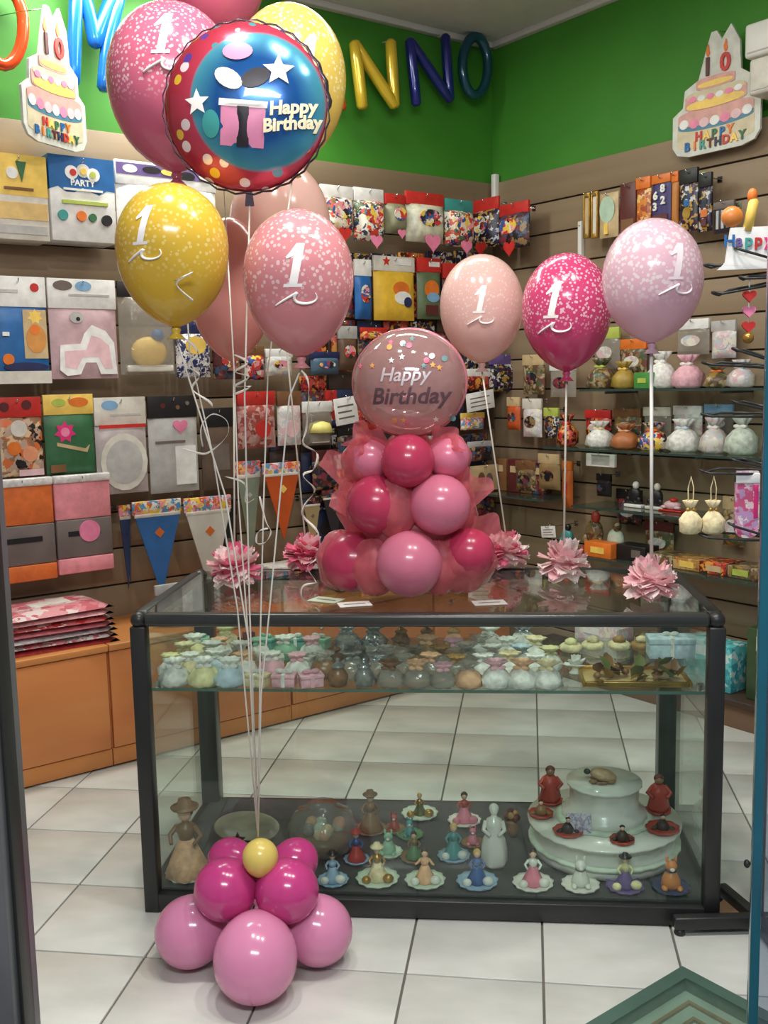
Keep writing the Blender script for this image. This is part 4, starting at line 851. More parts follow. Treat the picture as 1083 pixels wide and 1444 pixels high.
# tiered cake stand
cb = onz(851, 1196, ZDK)
t = thing('tiered_stand', 'white two tiered cake shaped stand at the right of the deck', 'cake stand', cb, YAW)
MB().lathe([(0.19, 0.0), (0.212, 0.006), (0.215, 0.03), (0.205, 0.036), (0.205, 0.085), (0.222, 0.088), (0.224, 0.098), (0, 0.099)], 56, None, True, lambda a, j: 0.012 * math.sin(26 * a) if j in (4, 5) else 0).obj('lower_tier', c_porc, t)
MB().lathe([(0.215, 0.03), (0.221, 0.031), (0.221, 0.04), (0.207, 0.042)], 56, None, True, lambda a, j: 0.01 * math.sin(30 * a)).obj('lace_edge', c_doil, t)
MB().lathe([(0.118, 0.099), (0.125, 0.104), (0.122, 0.125), (0.1, 0.135), (0.1, 0.2), (0.108, 0.203), (0.11, 0.212), (0, 0.213)], 44, None, True, lambda a, j: 0.02 * math.sin(18 * a) if j in (1, 2, 4, 5) else 0).obj('upper_tier', c_porc, t)
MB().lathe([(0.14, 0.099), (0.143, 0.104), (0.12, 0.112), (0.118, 0.1)], 44, None, True, lambda a, j: 0.015 * math.sin(24 * a)).obj('lace_edge', c_doil, t)
def onstand(label, x, y, z, fn, *a, name='figurine', cat='figurine', grp='red ornaments on the cake stand'):
    p = cb + U * x + V * y + Vector((0, 0, z)); o = thing(name, label, cat, p, YAW, grp); fn(o, *a); return o
def rosefig(t, m, r=0.034, h=0.045):
    link('base', doily_mesh('base', c_red, r, 9), t)
    MB().lathe([(0.016, 0.006), (0.02, 0.014), (0.013, 0.026), (0.006, 0.034)], 12, None, True, lambda a, j: 0.1 * math.sin(5 * a)).obj('body', m, t); MB().ell((0, 0, 0.041), 0.0075, 9, 7).obj('head', c_skin, t); MB().ell((0, 0.002, 0.044), (0.008, 0.008, 0.006), 9, 6).obj('hair', c_dark, t)
    for s in (-1, 1): MB().ell((s * 0.018, -0.004, 0.018), (0.011, 0.007, 0.007), 8, 6, Matrix.Rotation(s * 0.4, 4, 'Y')).obj('arm', m, t)
onstand('black figurine on a red saucer at the front left of the lower tier', -0.115, -0.12, 0.1, rosefig, c_dark, 0.042)
onstand('dark figurine on a small red saucer at the front centre of the lower tier', 0.03, -0.168, 0.1, rosefig, c_hair, 0.033)
onstand('dark brown figurine on a red saucer at the right of the lower tier', 0.155, -0.09, 0.1, rosefig, c_hair, 0.046)
onstand('red and brown figurine on a red saucer at the left of the lower tier', -0.185, -0.005, 0.1, rosefig, c_brng, 0.036)
def tallred(t):
    link('base', doily_mesh('base', c_red, 0.036, 9), t)
    MB().lathe([(0.026, 0.006), (0.03, 0.02), (0.024, 0.05), (0.028, 0.07), (0.014, 0.088)], 14, None, True, lambda a, j: 0.12 * math.sin(4 * a + j)).obj('dress', c_red, t); MB().ell((0, 0, 0.1), 0.0135, 10, 8).obj('head', c_brng, t); MB().ell((0, 0.003, 0.105), (0.015, 0.014, 0.012), 10, 7).obj('hair', c_dkred, t)
    for s in (-1, 1): MB().tube([(s * 0.016, 0, 0.082), (s * 0.034, -0.006, 0.062), (s * 0.02, -0.026, 0.056)], [0.007, 0.006, 0.005], 7).obj('arm', c_red, t)
onstand('taller red figurine at the right back of the lower tier', 0.165, 0.035, 0.1, tallred)
onstand('pinkish red figurine at the left back of the lower tier', -0.15, 0.09, 0.1, tallred)
def shellfig(t):
    link('base', doily_mesh('base', c_brng, 0.03, 9), t); MB().ell((0, 0, 0.022), (0.04, 0.026, 0.02), 16, 10, Matrix.Rotation(0.25, 4, 'Y')).obj('shell', M('pale_bronze_shell', (180, 148, 116), 0.35, var=0.3, scale=50), t)
    MB().ell((-0.042, -0.004, 0.034), (0.01, 0.009, 0.009), 10, 7).obj('head', c_dark, t)
    for s in (-1, 1): MB().ell((s * 0.026, -0.02, 0.01), (0.013, 0.008, 0.006), 8, 6).obj('flipper', c_brng, t)
onstand('pale bronze turtle figurine on top of the cake stand', -0.01, -0.02, 0.2135, shellfig, name='turtle_figurine', grp=None)
t = onstand('small pale violet printed card leaning on the upper tier', -0.085, -0.13, 0.101, lambda o: (MB().box(-0.035, 0, 0, 0.035, 0.003, 0.06, Matrix.Rotation(-0.2, 4, 'X'), 0.0008).obj('card', MP('violet_card_print', [(206, 200, 214), (186, 176, 200), (220, 214, 218), (160, 150, 176)], 90), o), MB().box(-0.02, 0.012, 0, 0.02, 0.03, 0.002).obj('foot', c_porc, o)), name='printed_card', cat='card', grp=None)
# ================================================================== GOODS ON THE WALLS
def place(side, x0, y0, x1, y1, off):
    P = LW if side == 'L' else RW; ym, xm = (y0 + y1) / 2, (x0 + x1) / 2
    a, b = P(x0, ym, off), P(x1, ym, off); c = P(xm, ym, off)
    return Vector((c.x, c.y, P(xm, y1, off).z)), (b - a).length, P(xm, y0, off).z - P(xm, y1, off).z
peg_me = {}
def peg(side, x, y, off, z):
    """a metal display hook from the slatted wall out to the goods hanging on it"""
    w = wl if side == 'L' else wr; L = round(off + 0.02, 2)
    if L not in peg_me: peg_me[L] = MB().tube([(0, 0.0, 0), (0, -L, 0.0), (0, -L - 0.006, 0.012)], 0.0025, 6).box(-0.012, -0.004, -0.012, 0.012, 0.0, 0.012).mesh('display_hook', m_chrome)
    v = Vector((x, y, 0)) - CORNER; d = Vector((R2, R2, 0)) if side == 'L' else Vector((R2, -R2, 0))
    link('display_hook', peg_me[L], w, (v.dot(d), 0, z))
def shape(kind, w, h, a):
    if kind == 0: return [(x * w, z * h) for x, z in a]
    u, v = a[0] * w, a[1] * h
    if kind == 'c': return circ(u, v, a[2] * w)
    if kind == 'e': return circ(u, v, a[2] * w, a[3] * h)
    if kind == 'r': return [(u - a[2] * w / 2, v - a[3] * h / 2), (u + a[2] * w / 2, v - a[3] * h / 2), (u + a[2] * w / 2, v + a[3] * h / 2), (u - a[2] * w / 2, v + a[3] * h / 2)]
    if kind == 'h': return heart(u, v, a[2] * w)
    if kind == 's': return star(u, v, a[2] * w)
    if kind == 't': return [(u - a[2] * w, v + a[3] * h), (u + a[2] * w, v + a[3] * h), (u, v - a[3] * h)]
    return star(u, v, a[2] * w, 7, 0.62)
def motifs(t, w, h, y, ms):
    for i, m in enumerate(ms):
        MB().prism(shape(m[0], w, h, m[1]), y - 0.0015 - 0.0009 * i, y + 0.002).obj(m[3] if len(m) > 3 else 'print', m[2], t)
def pack(t, w, h, d, bag, head, hh, ms=(), hm=(), crimp=None):
    hb = h * (1 - hh); vs = []; fs = []; n = 8
    for i in range(n + 1):
        for j in range(n + 1):
            u, v = i / n - 0.5, j / n; k = (1 - abs(2 * u) ** 5) * (1 - abs(2 * v - 1) ** 6)
            vs.append((u * w * 0.99, -d * k, v * hb))
    for i in range(n):
        for j in range(n): fs.append((i * (n + 1) + j, (i + 1) * (n + 1) + j, (i + 1) * (n + 1) + j + 1, i * (n + 1) + j + 1))
    o = len(vs); vs += [(x, 0.004 - y * 0.25, z) for x, y, z in vs]; fs += [tuple(reversed([q + o for q in f])) for f in fs]
    MB().add(vs, fs, True).obj('bag', bag, t)
    if hh > 0:
        MB().box(-w / 2, -0.009, hb - 0.01, w / 2, 0.006, h, bev=0.0015).obj('header_card', head, t)
        motifs(t, w, h, -0.009, hm)
    motifs(t, w, hb, -d, ms)
def carton(t, w, h, d, m, ms=(), top=None, th=0.4, wave=False):
    MB().box(-w / 2, 0, 0, w / 2, d, h, bev=0.003).obj('carton', m, t)
    if top:
        n = 9; edge = [(-w / 2 + w * i / (n - 1), h * (1 - th) + (0.012 * math.sin(i * 1.9) if wave else 0)) for i in range(n)]
        MB().prism([(w / 2 + .0004, h + .0004), (-w / 2 - .0004, h + .0004)] + edge, -0.0012, d * 1.002).obj('printed_top', top, t)
    motifs(t, w, h, -0.0012, ms)
C = lambda n, rgb, r=0.45, v=0.12, s=25: M(n, rgb, r, var=v, scale=s)
q_wh = C('print_white', (232, 230, 226)); q_off = C('print_off_white', (214, 208, 196)); q_bl = C('print_blue', (26, 96, 158)); q_nv = C('print_navy', (34, 42, 84)); q_yl = C('print_yellow', (238, 200, 96)); q_rd = C('print_red', (196, 44, 38)); q_pk = C('print_pink', (232, 130, 164)); q_or = C('print_orange', (222, 116, 40)); q_gn = C('print_green', (52, 104, 66)); q_dk = C('print_black', (28, 26, 28)); q_lg = C('print_light_grey', (184, 182, 178)); q_gr = C('print_grey', (112, 100, 92)); q_tl = C('print_teal', (60, 146, 140)); q_pw = C('print_pale_pink', (226, 186, 190)); q_mr = C('print_maroon', (92, 36, 36)); q_br = C('print_brown', (124, 84, 52)); q_hp = C('print_hot_pink', (222, 50, 122)); q_lm = C('print_lime', (176, 190, 84)); q_bg = C('print_beige', (196, 170, 128)); q_vi = C('print_violet', (106, 84, 140)); q_lb = C('print_light_blue', (128, 170, 206))
q_cel = MCLEAR('packet_cellophane', (214, 208, 196), 0.4, 0.12, 0.6, 35); q_cel2 = MCLEAR('dull_packet_film', (170, 160, 150), 0.55, 0.15, 0.6, 35)
mix_a = MP('busy_print_bright', [(200, 60, 50), (230, 220, 200), (60, 90, 150), (240, 200, 80), (40, 40, 50), (230, 150, 160)], 45)
mix_b = MP('busy_print_dark', [(40, 36, 44), (90, 40, 40), (60, 80, 110), (150, 120, 80), (30, 30, 32), (130, 50, 60)], 45)
mix_c = MP('busy_print_snack', [(235, 230, 215), (210, 70, 50), (40, 50, 100), (240, 225, 200), (90, 110, 80), (225, 200, 150)], 55)
mix_d = MP('busy_print_pale', [(220, 214, 206), (200, 190, 186), (216, 180, 184), (190, 200, 206), (226, 220, 200)], 50)
mix_e = MP('busy_print_party', [(240, 200, 70), (240, 150, 160), (90, 150, 190), (230, 225, 215), (220, 100, 60)], 60)
mix_f = MP('busy_print_red', [(190, 50, 40), (120, 30, 36), (220, 150, 60), (60, 30, 30), (200, 80, 70)], 50)
mix_g = MP('busy_print_earth', [(120, 100, 70), (90, 70, 50), (150, 120, 60), (70, 90, 60), (170, 150, 120), (110, 60, 50)], 50)
mix_n = MP('busy_print_night', [(24, 24, 34), (30, 40, 80), (24, 24, 28), (180, 140, 60), (60, 30, 60), (200, 200, 200)], 55)
def hung(side, box, off, label, cat, fn, *a, name='hanging_packet', group=None, hook=True, **k):
    p, w, h = place(side, *box, off); t = thing(name, label, cat, p, PI / 4 if side == 'L' else -PI / 4, group)
    fn(t, w, h, *a, **k)
    if hook: peg(side, p.x, p.y, off, p.z + h - min(0.02, h * 0.07))
    return t
G1, G2, G3, G4 = ('boxes on the top row of the left wall', 'packets on the second row of the left wall', 'packets on the third row of the left wall', 'party goods on the lowest row of the left wall')
# --- left wall, top row
t = hung('L', (-14, 218, 68, 338), 0.16, 'yellow and white printed carton at the left border, top row', 'carton', carton, 0.14, q_off, [('r', (0, .34, .96, .2), C('carton_ochre', (220, 186, 120))), ('r', (0, .12, .9, .1), q_lg), ('c', (-.1, .78, .1), q_wh), ('t', (.06, .8, .09, .12), q_gn), ('r', (0.0, .6, .5, .03), q_br)], q_yl, 0.48, name='carton', group=G1)
t = hung('L', (72, 222, 163, 341), 0.16, 'white and blue wavy-topped carton beside the yellow one', 'carton', carton, 0.14, q_wh, [('c', (-.16, .81, .1), q_wh), ('c', (.02, .84, .1), q_off), ('c', (.17, .80, .1), q_wh), ('c', (-.14, .81, .05), q_rd), ('c', (.02, .83, .05), q_yl), ('c', (.16, .80, .05), q_lm), ('r', (0, .61, .6, .025), q_wh), ('r', (0.02, .46, .7, .04), q_lm), ('c', (-.33, .3, .075), q_tl), ('c', (-.05, .3, .075), q_or), ('c', (.12, .29, .06), q_gn), ('c', (.34, .27, .08), q_dk)], q_bl, 0.4, True, name='carton', group=G1)
lettering('PARTY', 0.032, q_wh, t, (0, -0.0035, place('L', 72, 222, 163, 341, .16)[2] * 0.69), 0.002, 0, 0.001)
hung('L', (166, 233, 306, 345), 0.1, 'white packet with a dark scroll border behind the golden yellow balloon', 'packet', pack, 0.03, q_wh, q_wh, 0.26, (), [('r', (0, .9, .98, .14), q_vi), ('e', (-.36, .9, .07, .05), q_wh), ('e', (-.15, .91, .09, .04), q_dk), ('e', (.02, .9, .08, .04), q_yl), ('e', (.2, .88, .08, .05), q_dk), ('e', (.38, .88, .06, .05), q_wh)], group=G1)
SN = 'snack bags with heart tags near the corner'
def snack(t, w, h, m, head, tagm): pack(t, w, h, 0.05, m, head, 0.22, [('h', (.05, -0.02, .2), tagm, 'heart_tag'), ('e', (0, .6, .3, .22), mix_a)])
for bx, m, hd, tg, lab in (((452, 262, 497, 330), mix_c, q_wh, q_rd, 'white and navy snack bag, furthest left of the hanging bags near the corner'), ((499, 266, 540, 340), mix_c, q_wh, q_pk, 'white headed snack bag, second of the hanging bags near the corner'),
    ((542, 274, 570, 330), C('olive_packet', (130, 130, 100)), q_rd, q_pk, 'olive packet with a red header among the hanging bags near the corner'), ((572, 272, 625, 342), C('cream_packet', (206, 204, 180), .3, .3), q_rd, q_pk, 'cream bag with a red header and a pink heart near the corner'),
    ((627, 282, 666, 348), mix_c, q_tl, q_pk, 'mixed snack bag right of the cream bag'), ((668, 280, 704, 350), mix_n, q_rd, q_rd, 'dark snack bag with a red header beside the wall corner'), ((706, 286, 746, 350), mix_b, q_rd, q_rd, 'last dark snack bag, in the wall corner')):
    hung('L' if bx[2] < 690 else 'R', bx, 0.14, lab, 'snack bag', snack, m, hd, tg, name='snack_bag', group=SN)
# --- left wall, second row
hung('L', (-12, 390, 67, 540), 0.13, 'blue packet with a white header and an orange print, at the left border', 'packet', pack, 0.02, q_bl, q_wh, 0.26, [('r', (.25, .62, .42, .62), q_bg), ('f', (.26, .84, .14), q_yl), ('e', (.26, .56, .18, .18), C('print_tan', (204, 140, 70))), ('c', (.24, .68, .09), q_or), ('c', (-.26, .3, .1), q_or), ('r', (-.28, .62, .12, .05), q_wh), ('e', (0.05, .2, .4, .06), q_nv), ('r', (0, .07, .98, .16), q_off)], [('c', (.3, .9, .08), q_rd), ('r', (-.2, .86, .4, .03), q_lg)], group=G2)
hung('L', (70, 394, 165, 534), 0.13, 'pink packet with a white animal shape under a white header', 'packet', pack, 0.02, C('dusty_pink', (190, 158, 162)), q_wh, 0.27, [(0, [(-.4, .12), (-.3, .04), (-.1, .06), (-.02, .22), (.14, .22), (.2, .06), (.45, .06), (.42, .5), (.3, .66), (.1, .74), (-.02, .62), (-.08, .48), (-.38, .46)], q_wh), (0, [(-.32, .16), (-.16, .13), (-.06, .3), (.18, .3), (.26, .14), (.38, .14), (.34, .46), (.22, .56), (.08, .6), (.0, .4), (-.32, .38)], q_pw), ('e', (-.12, .84, .1, .08), q_lg), ('c', (-.1, .82, .03), q_dk)], [('e', (-.28, .93, .14, .05), q_gr), ('e', (0.02, .93, .12, .05), q_lb), ('r', (.1, .84, .6, .02), q_lg)], group=G2)
def cello(t, w, h):
    pack(t, w, h, 0.05, q_cel, q_dk, 0.14)
    MB().ell((0.0, -0.012, h * 0.24), (w * 0.33, 0.03, h * 0.17), 14, 9).obj('contents', q_yl, t); MB().ell((0.16 * w, -0.02, h * 0.42), (w * 0.12, 0.02, h * 0.07), 10, 7).obj('contents', q_bl, t)
    MB().box(-w * .42, -0.03, 0.01, w * .42, -0.0, h * 0.1, bev=0.006).obj('tray', q_off, t)
hung('L', (168, 398, 245, 528), 0.13, 'clear cellophane packet with pale yellow contents under the golden balloon', 'packet', cello, group=G2)
hung('L', (248, 452, 296, 532), 0.13, 'navy and white checked packet right of the clear one', 'packet', pack, 0.03, MP('navy_check', [(36, 44, 96), (226, 222, 214), (60, 66, 110), (200, 196, 200)], 70), q_nv, 0.2, [('e', (0, .7, .3, .2), q_yl)], group=G2)
mids2 = [((300, 470, 340, 535), mix_b, q_dk, 'dark packet behind the salmon balloon, second row'), ((345, 488, 372, 536), mix_a, q_br, 'small bright packet behind the long strings, second row'), ((374, 492, 412, 530), mix_d, q_wh, 'pale packet below the rose balloon, second row'),
    ((438, 496, 478, 528), C('steel_blue_packet', (70, 92, 112)), q_nv, 'steel blue packet right of the rose balloon'), ((500, 366, 523, 450), C('blue_packet', (36, 96, 160)), q_wh, 'narrow blue packet with a pale header right of the rose balloon'), ((447, 400, 470, 460), mix_b, q_dk, 'dark packet half behind the rose balloon, below the snack bags'),
    ((476, 460, 503, 522), C('chestnut_packet', (92, 66, 48)), q_lg, 'chestnut packet with a grey header left of the bubble balloon'), ((508, 462, 545, 480), mix_f, q_rd, 'flat red packet just above the bubble balloon')]
for bx, m, hd, lab in mids2: hung('L', bx, 0.12, lab, 'packet', pack, 0.025, m, hd, 0.24, [('e', (0, .55, .28, .2), mix_a)], group='packets in the middle of the left wall')
hung('L', (527, 362, 584, 452), 0.12, 'yellow packet with a red and white figure under the snack bags', 'packet', pack, 0.025, C('sun_yellow_packet', (224, 180, 56)), q_off, 0.2, [('e', (0.1, .62, .2, .14), q_or), ('e', (.14, .44, .2, .13), q_wh), ('c', (.26, .36, .1), q_nv)], [('s', (-.2, .92, .1), q_rd), ('r', (.2, .92, .4, .1), q_wh)], group='packets in the middle of the left wall')
hung('L', (588, 364, 621, 450), 0.12, 'green and red printed packet left of the pale blush balloon', 'packet', pack, 0.025, C('moss_packet', (92, 108, 76)), q_rd, 0.2, [('c', (0, .6, .3), q_or), ('e', (.05, .44, .26, .1), q_lb), ('r', (0, .18, .5, .2), q_mr)], [('r', (.2, .9, .45, .08), q_wh)], group='packets in the middle of the left wall')
hung('L', (624, 372, 656, 455), 0.12, 'dark red packet half behind the pale blush balloon', 'packet', pack, 0.025, q_mr, q_rd, 0.22, [('e', (0, .5, .3, .2), mix_b)], group='packets in the middle of the left wall')
# --- left wall, third row
hung('L', (-10, 560, 60, 672), 0.13, 'packet of colourful confetti print with a red header at the left border, third row', 'packet', pack, 0.02, MP('confetti_brown', [(150, 110, 80), (220, 190, 150), (40, 34, 34), (210, 110, 60), (190, 160, 140)], 40), q_rd, 0.22, [('c', (.0, .78, .17), q_off), ('c', (-.12, .46, .14), q_or), ('c', (.2, .36, .16), C('print_salmon', (226, 150, 110))), ('c', (.02, .2, .08), q_dk), ('r', (.2, .06, .5, .1), q_pw)], [('c', (-.25, .88, .1), q_mr), ('c', (.2, .9, .1), q_mr)], group=G3)
hung('L', (63, 556, 133, 668), 0.13, 'green packet with a hot pink flower under a yellow header', 'packet', pack, 0.02, q_gn, q_yl, 0.22, [('f', (-.12, .68, .22), q_hp), ('c', (-.12, .68, .09), q_pk), (0, [(-.3, .52), (.28, .4), (.36, .46), (.3, .34), (-.3, .46)], q_bg), ('r', (-.3, .1, .3, .12), q_br)], [('e', (.2, .9, .2, .06), q_or), ('e', (-.2, .9, .14, .05), q_lm)], group=G3)
hung('L', (135, 560, 207, 696), 0.13, 'packet with a pale round plate under a white header', 'packet', pack, 0.025, C('mauve_grey', (190, 178, 176)), q_off, 0.26, [('e', (0, .45, .46, .4), q_off), ('e', (0, .45, .36, .31), q_lg), ('r', (0, .95, .9, .05), q_rd)], [('e', (-.2, .92, .16, .05), q_lb), ('r', (.1, .82, .6, .02), q_lg)], group=G3)
hung('L', (210, 558, 279, 694), 0.13, 'light grey packet with a pink heart under a black header', 'packet', pack, 0.02, q_lg, q_dk, 0.2, [('h', (0.12, .86, .15), q_pk, 'heart_sticker'), ('r', (.2, .35, .42, .5), q_wh), ('r', (-.1, .66, .6, .03), q_gr)], [('c', (-.2, .9, .05), q_mr), ('c', (.1, .88, .04), q_br), ('c', (.3, .92, .04), q_gr)], group=G3)
hung('L', (284, 575, 332, 690), 0.11, 'brown packet behind the bunch of strings, third row', 'packet', pack, 0.02, C('umber_packet', (96, 76, 62)), q_dk, 0.2, [('r', (0, .5, .5, .4), q_gr)], group=G3)
hung('L', (335, 552, 388, 632), 0.13, 'dull red and pink packet between the strings, third row', 'packet', pack, 0.025, MP('dull_red_print', [(170, 84, 76), (190, 130, 126), (150, 70, 60), (200, 160, 150)], 45), q_rd, 0.2, [('c', (.1, .42, .2), q_rd)], group=G3)
hung('L', (391, 552, 424, 628), 0.13, 'dull grey and rose packet right of the dull red one', 'packet', pack, 0.025, mix_d, q_br, 0.22, [('e', (0, .4, .3, .2), q_pw)], group=G3)
def lampbag(t, w, h):
    pack(t, w, h, 0.04, q_cel2, q_wh, 0.2)
    MB().lathe([(w * .4, h * .3), (w * .3, h * .5), (w * .12, h * .55), (0, h * .56)], 16).obj('contents', C('pale_lemon', (236, 224, 130)), t, (0, -0.02, 0)); MB().box(-w * .3, -0.03, h * .06, w * .3, 0, h * .28, bev=0.004).obj('contents', q_off, t)
hung('L', (427, 566, 468, 628), 0.14, 'clear packet with a pale yellow cup beside the curling ribbon', 'packet', lampbag, group=G3)
def pricetag(t, w, h, lines=3):
    MB().box(-w / 2, -0.001, 0, w / 2, 0.001, h, Matrix.Rotation(-0.12, 4, 'Y'), 0.0004).obj('card', q_wh, t)
    for k in range(lines): MB().box(-w * .36, -0.002, h * (.22 + .22 * k), w * (.34 - .1 * (k % 2)), -0.0005, h * (.22 + .22 * k) + h * .06, Matrix.Rotation(-0.12, 4, 'Y')).obj('printed_line', q_gr, t)
    MB().tube([(0, 0, h), (0, 0.012, h + 0.012), (0, 0.03, h + 0.005)], 0.0015, 5).obj('clip', m_chrome, t)
def rtag(side, box, off, label): hung(side, box, off, label, 'price tag', pricetag, name='price_tag', group='white price cards on the wall hooks')
hung('L', (458, 550, 474, 600), 0.1, 'red and white narrow packet beside the tilted price card', 'packet', pack, 0.02, mix_a, q_rd, 0.24, group='packets in the middle of the left wall')
rtag('L', (474, 560, 506, 598), 0.2, 'tilted white price card left of the bubble balloon')
rtag('L', (659, 552, 698, 578), 0.2, 'white price card right of the bubble balloon')
hung('L', (650, 520, 690, 550), 0.12, 'red and white packet above the price card right of the bubble balloon', 'packet', pack, 0.02, mix_f, q_wh, 0.3, group='packets in the middle of the left wall')
for bx, m, hd, lab in (((650, 582, 682, 606), mix_e, q_yl, 'pale yellow packet under the right price card'), ((476, 605, 500, 640), mix_b, q_dk, 'dark packet left of the tower top, third row'), ((440, 634, 476, 690), mix_b, q_mr, 'dark red packet beside the curling ribbon, lower row'), ((660, 622, 694, 650), mix_b, q_lg, 'dark packet with a grey header right of the tower top'),
    ((470, 640, 500, 720), mix_f, q_wh, 'dark red packet with a white header left of the tulle'), ((690, 500, 728, 552), mix_n, q_vi, 'dark violet packet below the pale blush balloon')):
    hung('L', bx, 0.12, lab, 'packet', pack, 0.025, m, hd, 0.22, group='packets in the middle of the left wall')
hung('L', (663, 656, 702, 692), 0.14, 'tilted beige card with a printed pair right of the tower', 'card', pack, 0.006, q_bg, q_bg, 0.0, [('e', (-.12, .5, .12, .24), q_br), ('e', (.16, .45, .12, .24), q_gr)], name='printed_card')
# filler packets added to darken this stretch, standing in for deep-hung bags and shadow
rng = random.Random(8); dk = [mix_b, mix_n, C('charcoal_packet', (44, 40, 42)), mix_f, C('dark_umber_packet', (64, 46, 38)), mix_b, C('deep_blue_packet', (36, 46, 76))]
for (y0, y1, x0, x1, n, wd) in ((356, 446, 446, 680, 6, 'behind the yellow packet'), (452, 524, 430, 690, 7, 'just above the bubble balloon'), (530, 606, 424, 740, 8, 'level with the bubble balloon'), (612, 690, 380, 735, 8, 'level with the tower top'), (700, 775, 440, 700, 6, 'level with the tower middle')):
    for k in range(n):
        a = x0 + (x1 - x0) * k / n; dy = rng.uniform(-4, 4)
        if a > 690: continue
        hung('L', (a, y0 + dy, a + (x1 - x0) / n - 4, y1 + dy), 0.055, 'added shadow-dark packet by the left wall, %s from left, %s' % (ORD[k], wd), 'packet', pack, 0.02, dk[rng.randrange(7)], dk[rng.randrange(7)], 0.24, [('e', (0, .5, .3, .2), dk[rng.randrange(7)])], name='shade_filler_packet', group='added shadow-dark packets close to the left wall')
# --- left wall, lowest row
def cloth(t, w, h, a, b):
    for k, (z0, z1, m) in enumerate(((0, .16, a), (.16, .55, b), (.55, .93, a))): MB().box(-w / 2, -0.02 + 0.002 * k, h * z0, w / 2, 0.012, h * z1 - 0.001, bev=0.005).obj(('lower_fold', 'printed_band', 'folded_cloth')[k], m, t)
    MB().box(-w / 2 - 0.002, -0.024, h * .92, w / 2 + 0.002, 0.014, h, bev=0.006).obj('film_header', C('crumpled_film', (214, 210, 206), .15, .2, 60), t)
    MB().box(-w * .3, -0.0215, h * .38, w * .28, -0.018, h * .43).obj('print', q_dk, t)
hung('L', (-10, 674, 76, 820), 0.15, 'orange and grey folded tablecloth in film at the left border', 'tablecloth', cloth, M('orange_cloth', (214, 106, 44), .7, scale=30, bump=.2), M('grey_band', (112, 100, 96), .6), name='packed_tablecloth', group=G4)
t = hung('L', (78, 668, 156, 806), 0.15, 'pink and grey folded tablecloth in film with a round pink sticker', 'tablecloth', cloth, M('pink_cloth', (228, 142, 150), .7, scale=30, bump=.2), M('grey_band', (112, 100, 96), .6), name='packed_tablecloth', group=G4)
w_, h_ = place('L', 78, 668, 156, 806, .15)[1:]; MB().prism(circ(.08 * w_, .42 * h_, .19 * w_, n=24), -0.0235, -0.018).obj('sticker', q_pk, t)
def pennant(t, w, h, m, stk, head):
    MB().box(-w / 2, -0.006, h * .86, w / 2, 0.006, h, bev=0.002).obj('header_card', head, t)
    MB().box(-w * .47, -0.008, h * .83, w * .47, 0.0, h * .865, bev=0.001).obj('binding', q_off, t)
    MB().prism([(-w * .46, h * .84), (w * .46, h * .84), (0, 0)], -0.006, -0.001).obj('flag', m, t)
    MB().prism([(-w * .4 + .012, h * .84), (w * .48, h * .84), (0.012, 0.015)], 0.001, 0.005).obj('flag', m, t)
    MB().prism([(x + 0.02 * w, z + h * .66) for x, z in ([(-.1 * w, 0), (0, -.1 * w), (.1 * w, 0), (0, .1 * w)])], -0.008, -0.005).obj('sticker', stk, t)
GP = 'pennant garlands on the lowest row of the left wall'
hung('L', (190, 705, 258, 838), 0.17, 'blue pennant garland under a bright header, right of the pink tablecloth', 'pennant', pennant, M('blue_pennant', (52, 108, 172), .5), q_or, mix_e, name='pennant_garland', group=GP)
hung('L', (170, 712, 186, 830), 0.12, 'dark blue pennant garland half behind the blue one', 'pennant', pennant, M('dark_blue_pennant', (44, 58, 96), .5), q_nv, mix_e, name='pennant_garland', group=GP)
hung('L', (262, 700, 328, 842), 0.17, 'white pennant garland behind the pink flower', 'pennant', pennant, M('white_pennant', (212, 208, 198), .5), q_or, mix_e, name='pennant_garland', group=GP)
hung('L', (372, 652, 424, 762), 0.17, 'orange pennant garland behind the strings, under a bright header', 'pennant', pennant, M('orange_pennant', (196, 82, 26), .5), q_yl, mix_e, name='pennant_garland', group=GP)
hung('L', (334, 650, 369, 790), 0.12, 'grey green pennant garland left of the orange one', 'pennant', pennant, M('sage_pennant', (128, 138, 118), .5), q_lg, mix_e, name='pennant_garland', group=GP)
for bx, m, lab in (((428, 700, 452, 780), M('beige_pennant', (168, 146, 104), .5), 'beige pennant garland beside the curling ribbon'), ((455, 690, 486, 770), M('black_pennant', (46, 40, 44), .5), 'black pennant garland left of the tower foot')):
    hung('L', bx, 0.13, lab, 'pennant', pennant, m, q_gr, mix_b, name='pennant_garland', group=GP)
hung('L', (305, 705, 334, 800), 0.08, 'black packet deep behind the strings, lowest row', 'packet', pack, 0.02, q_dk, q_dk, 0.2, [('r', (0, .5, .4, .1), q_gr)], group=G4)
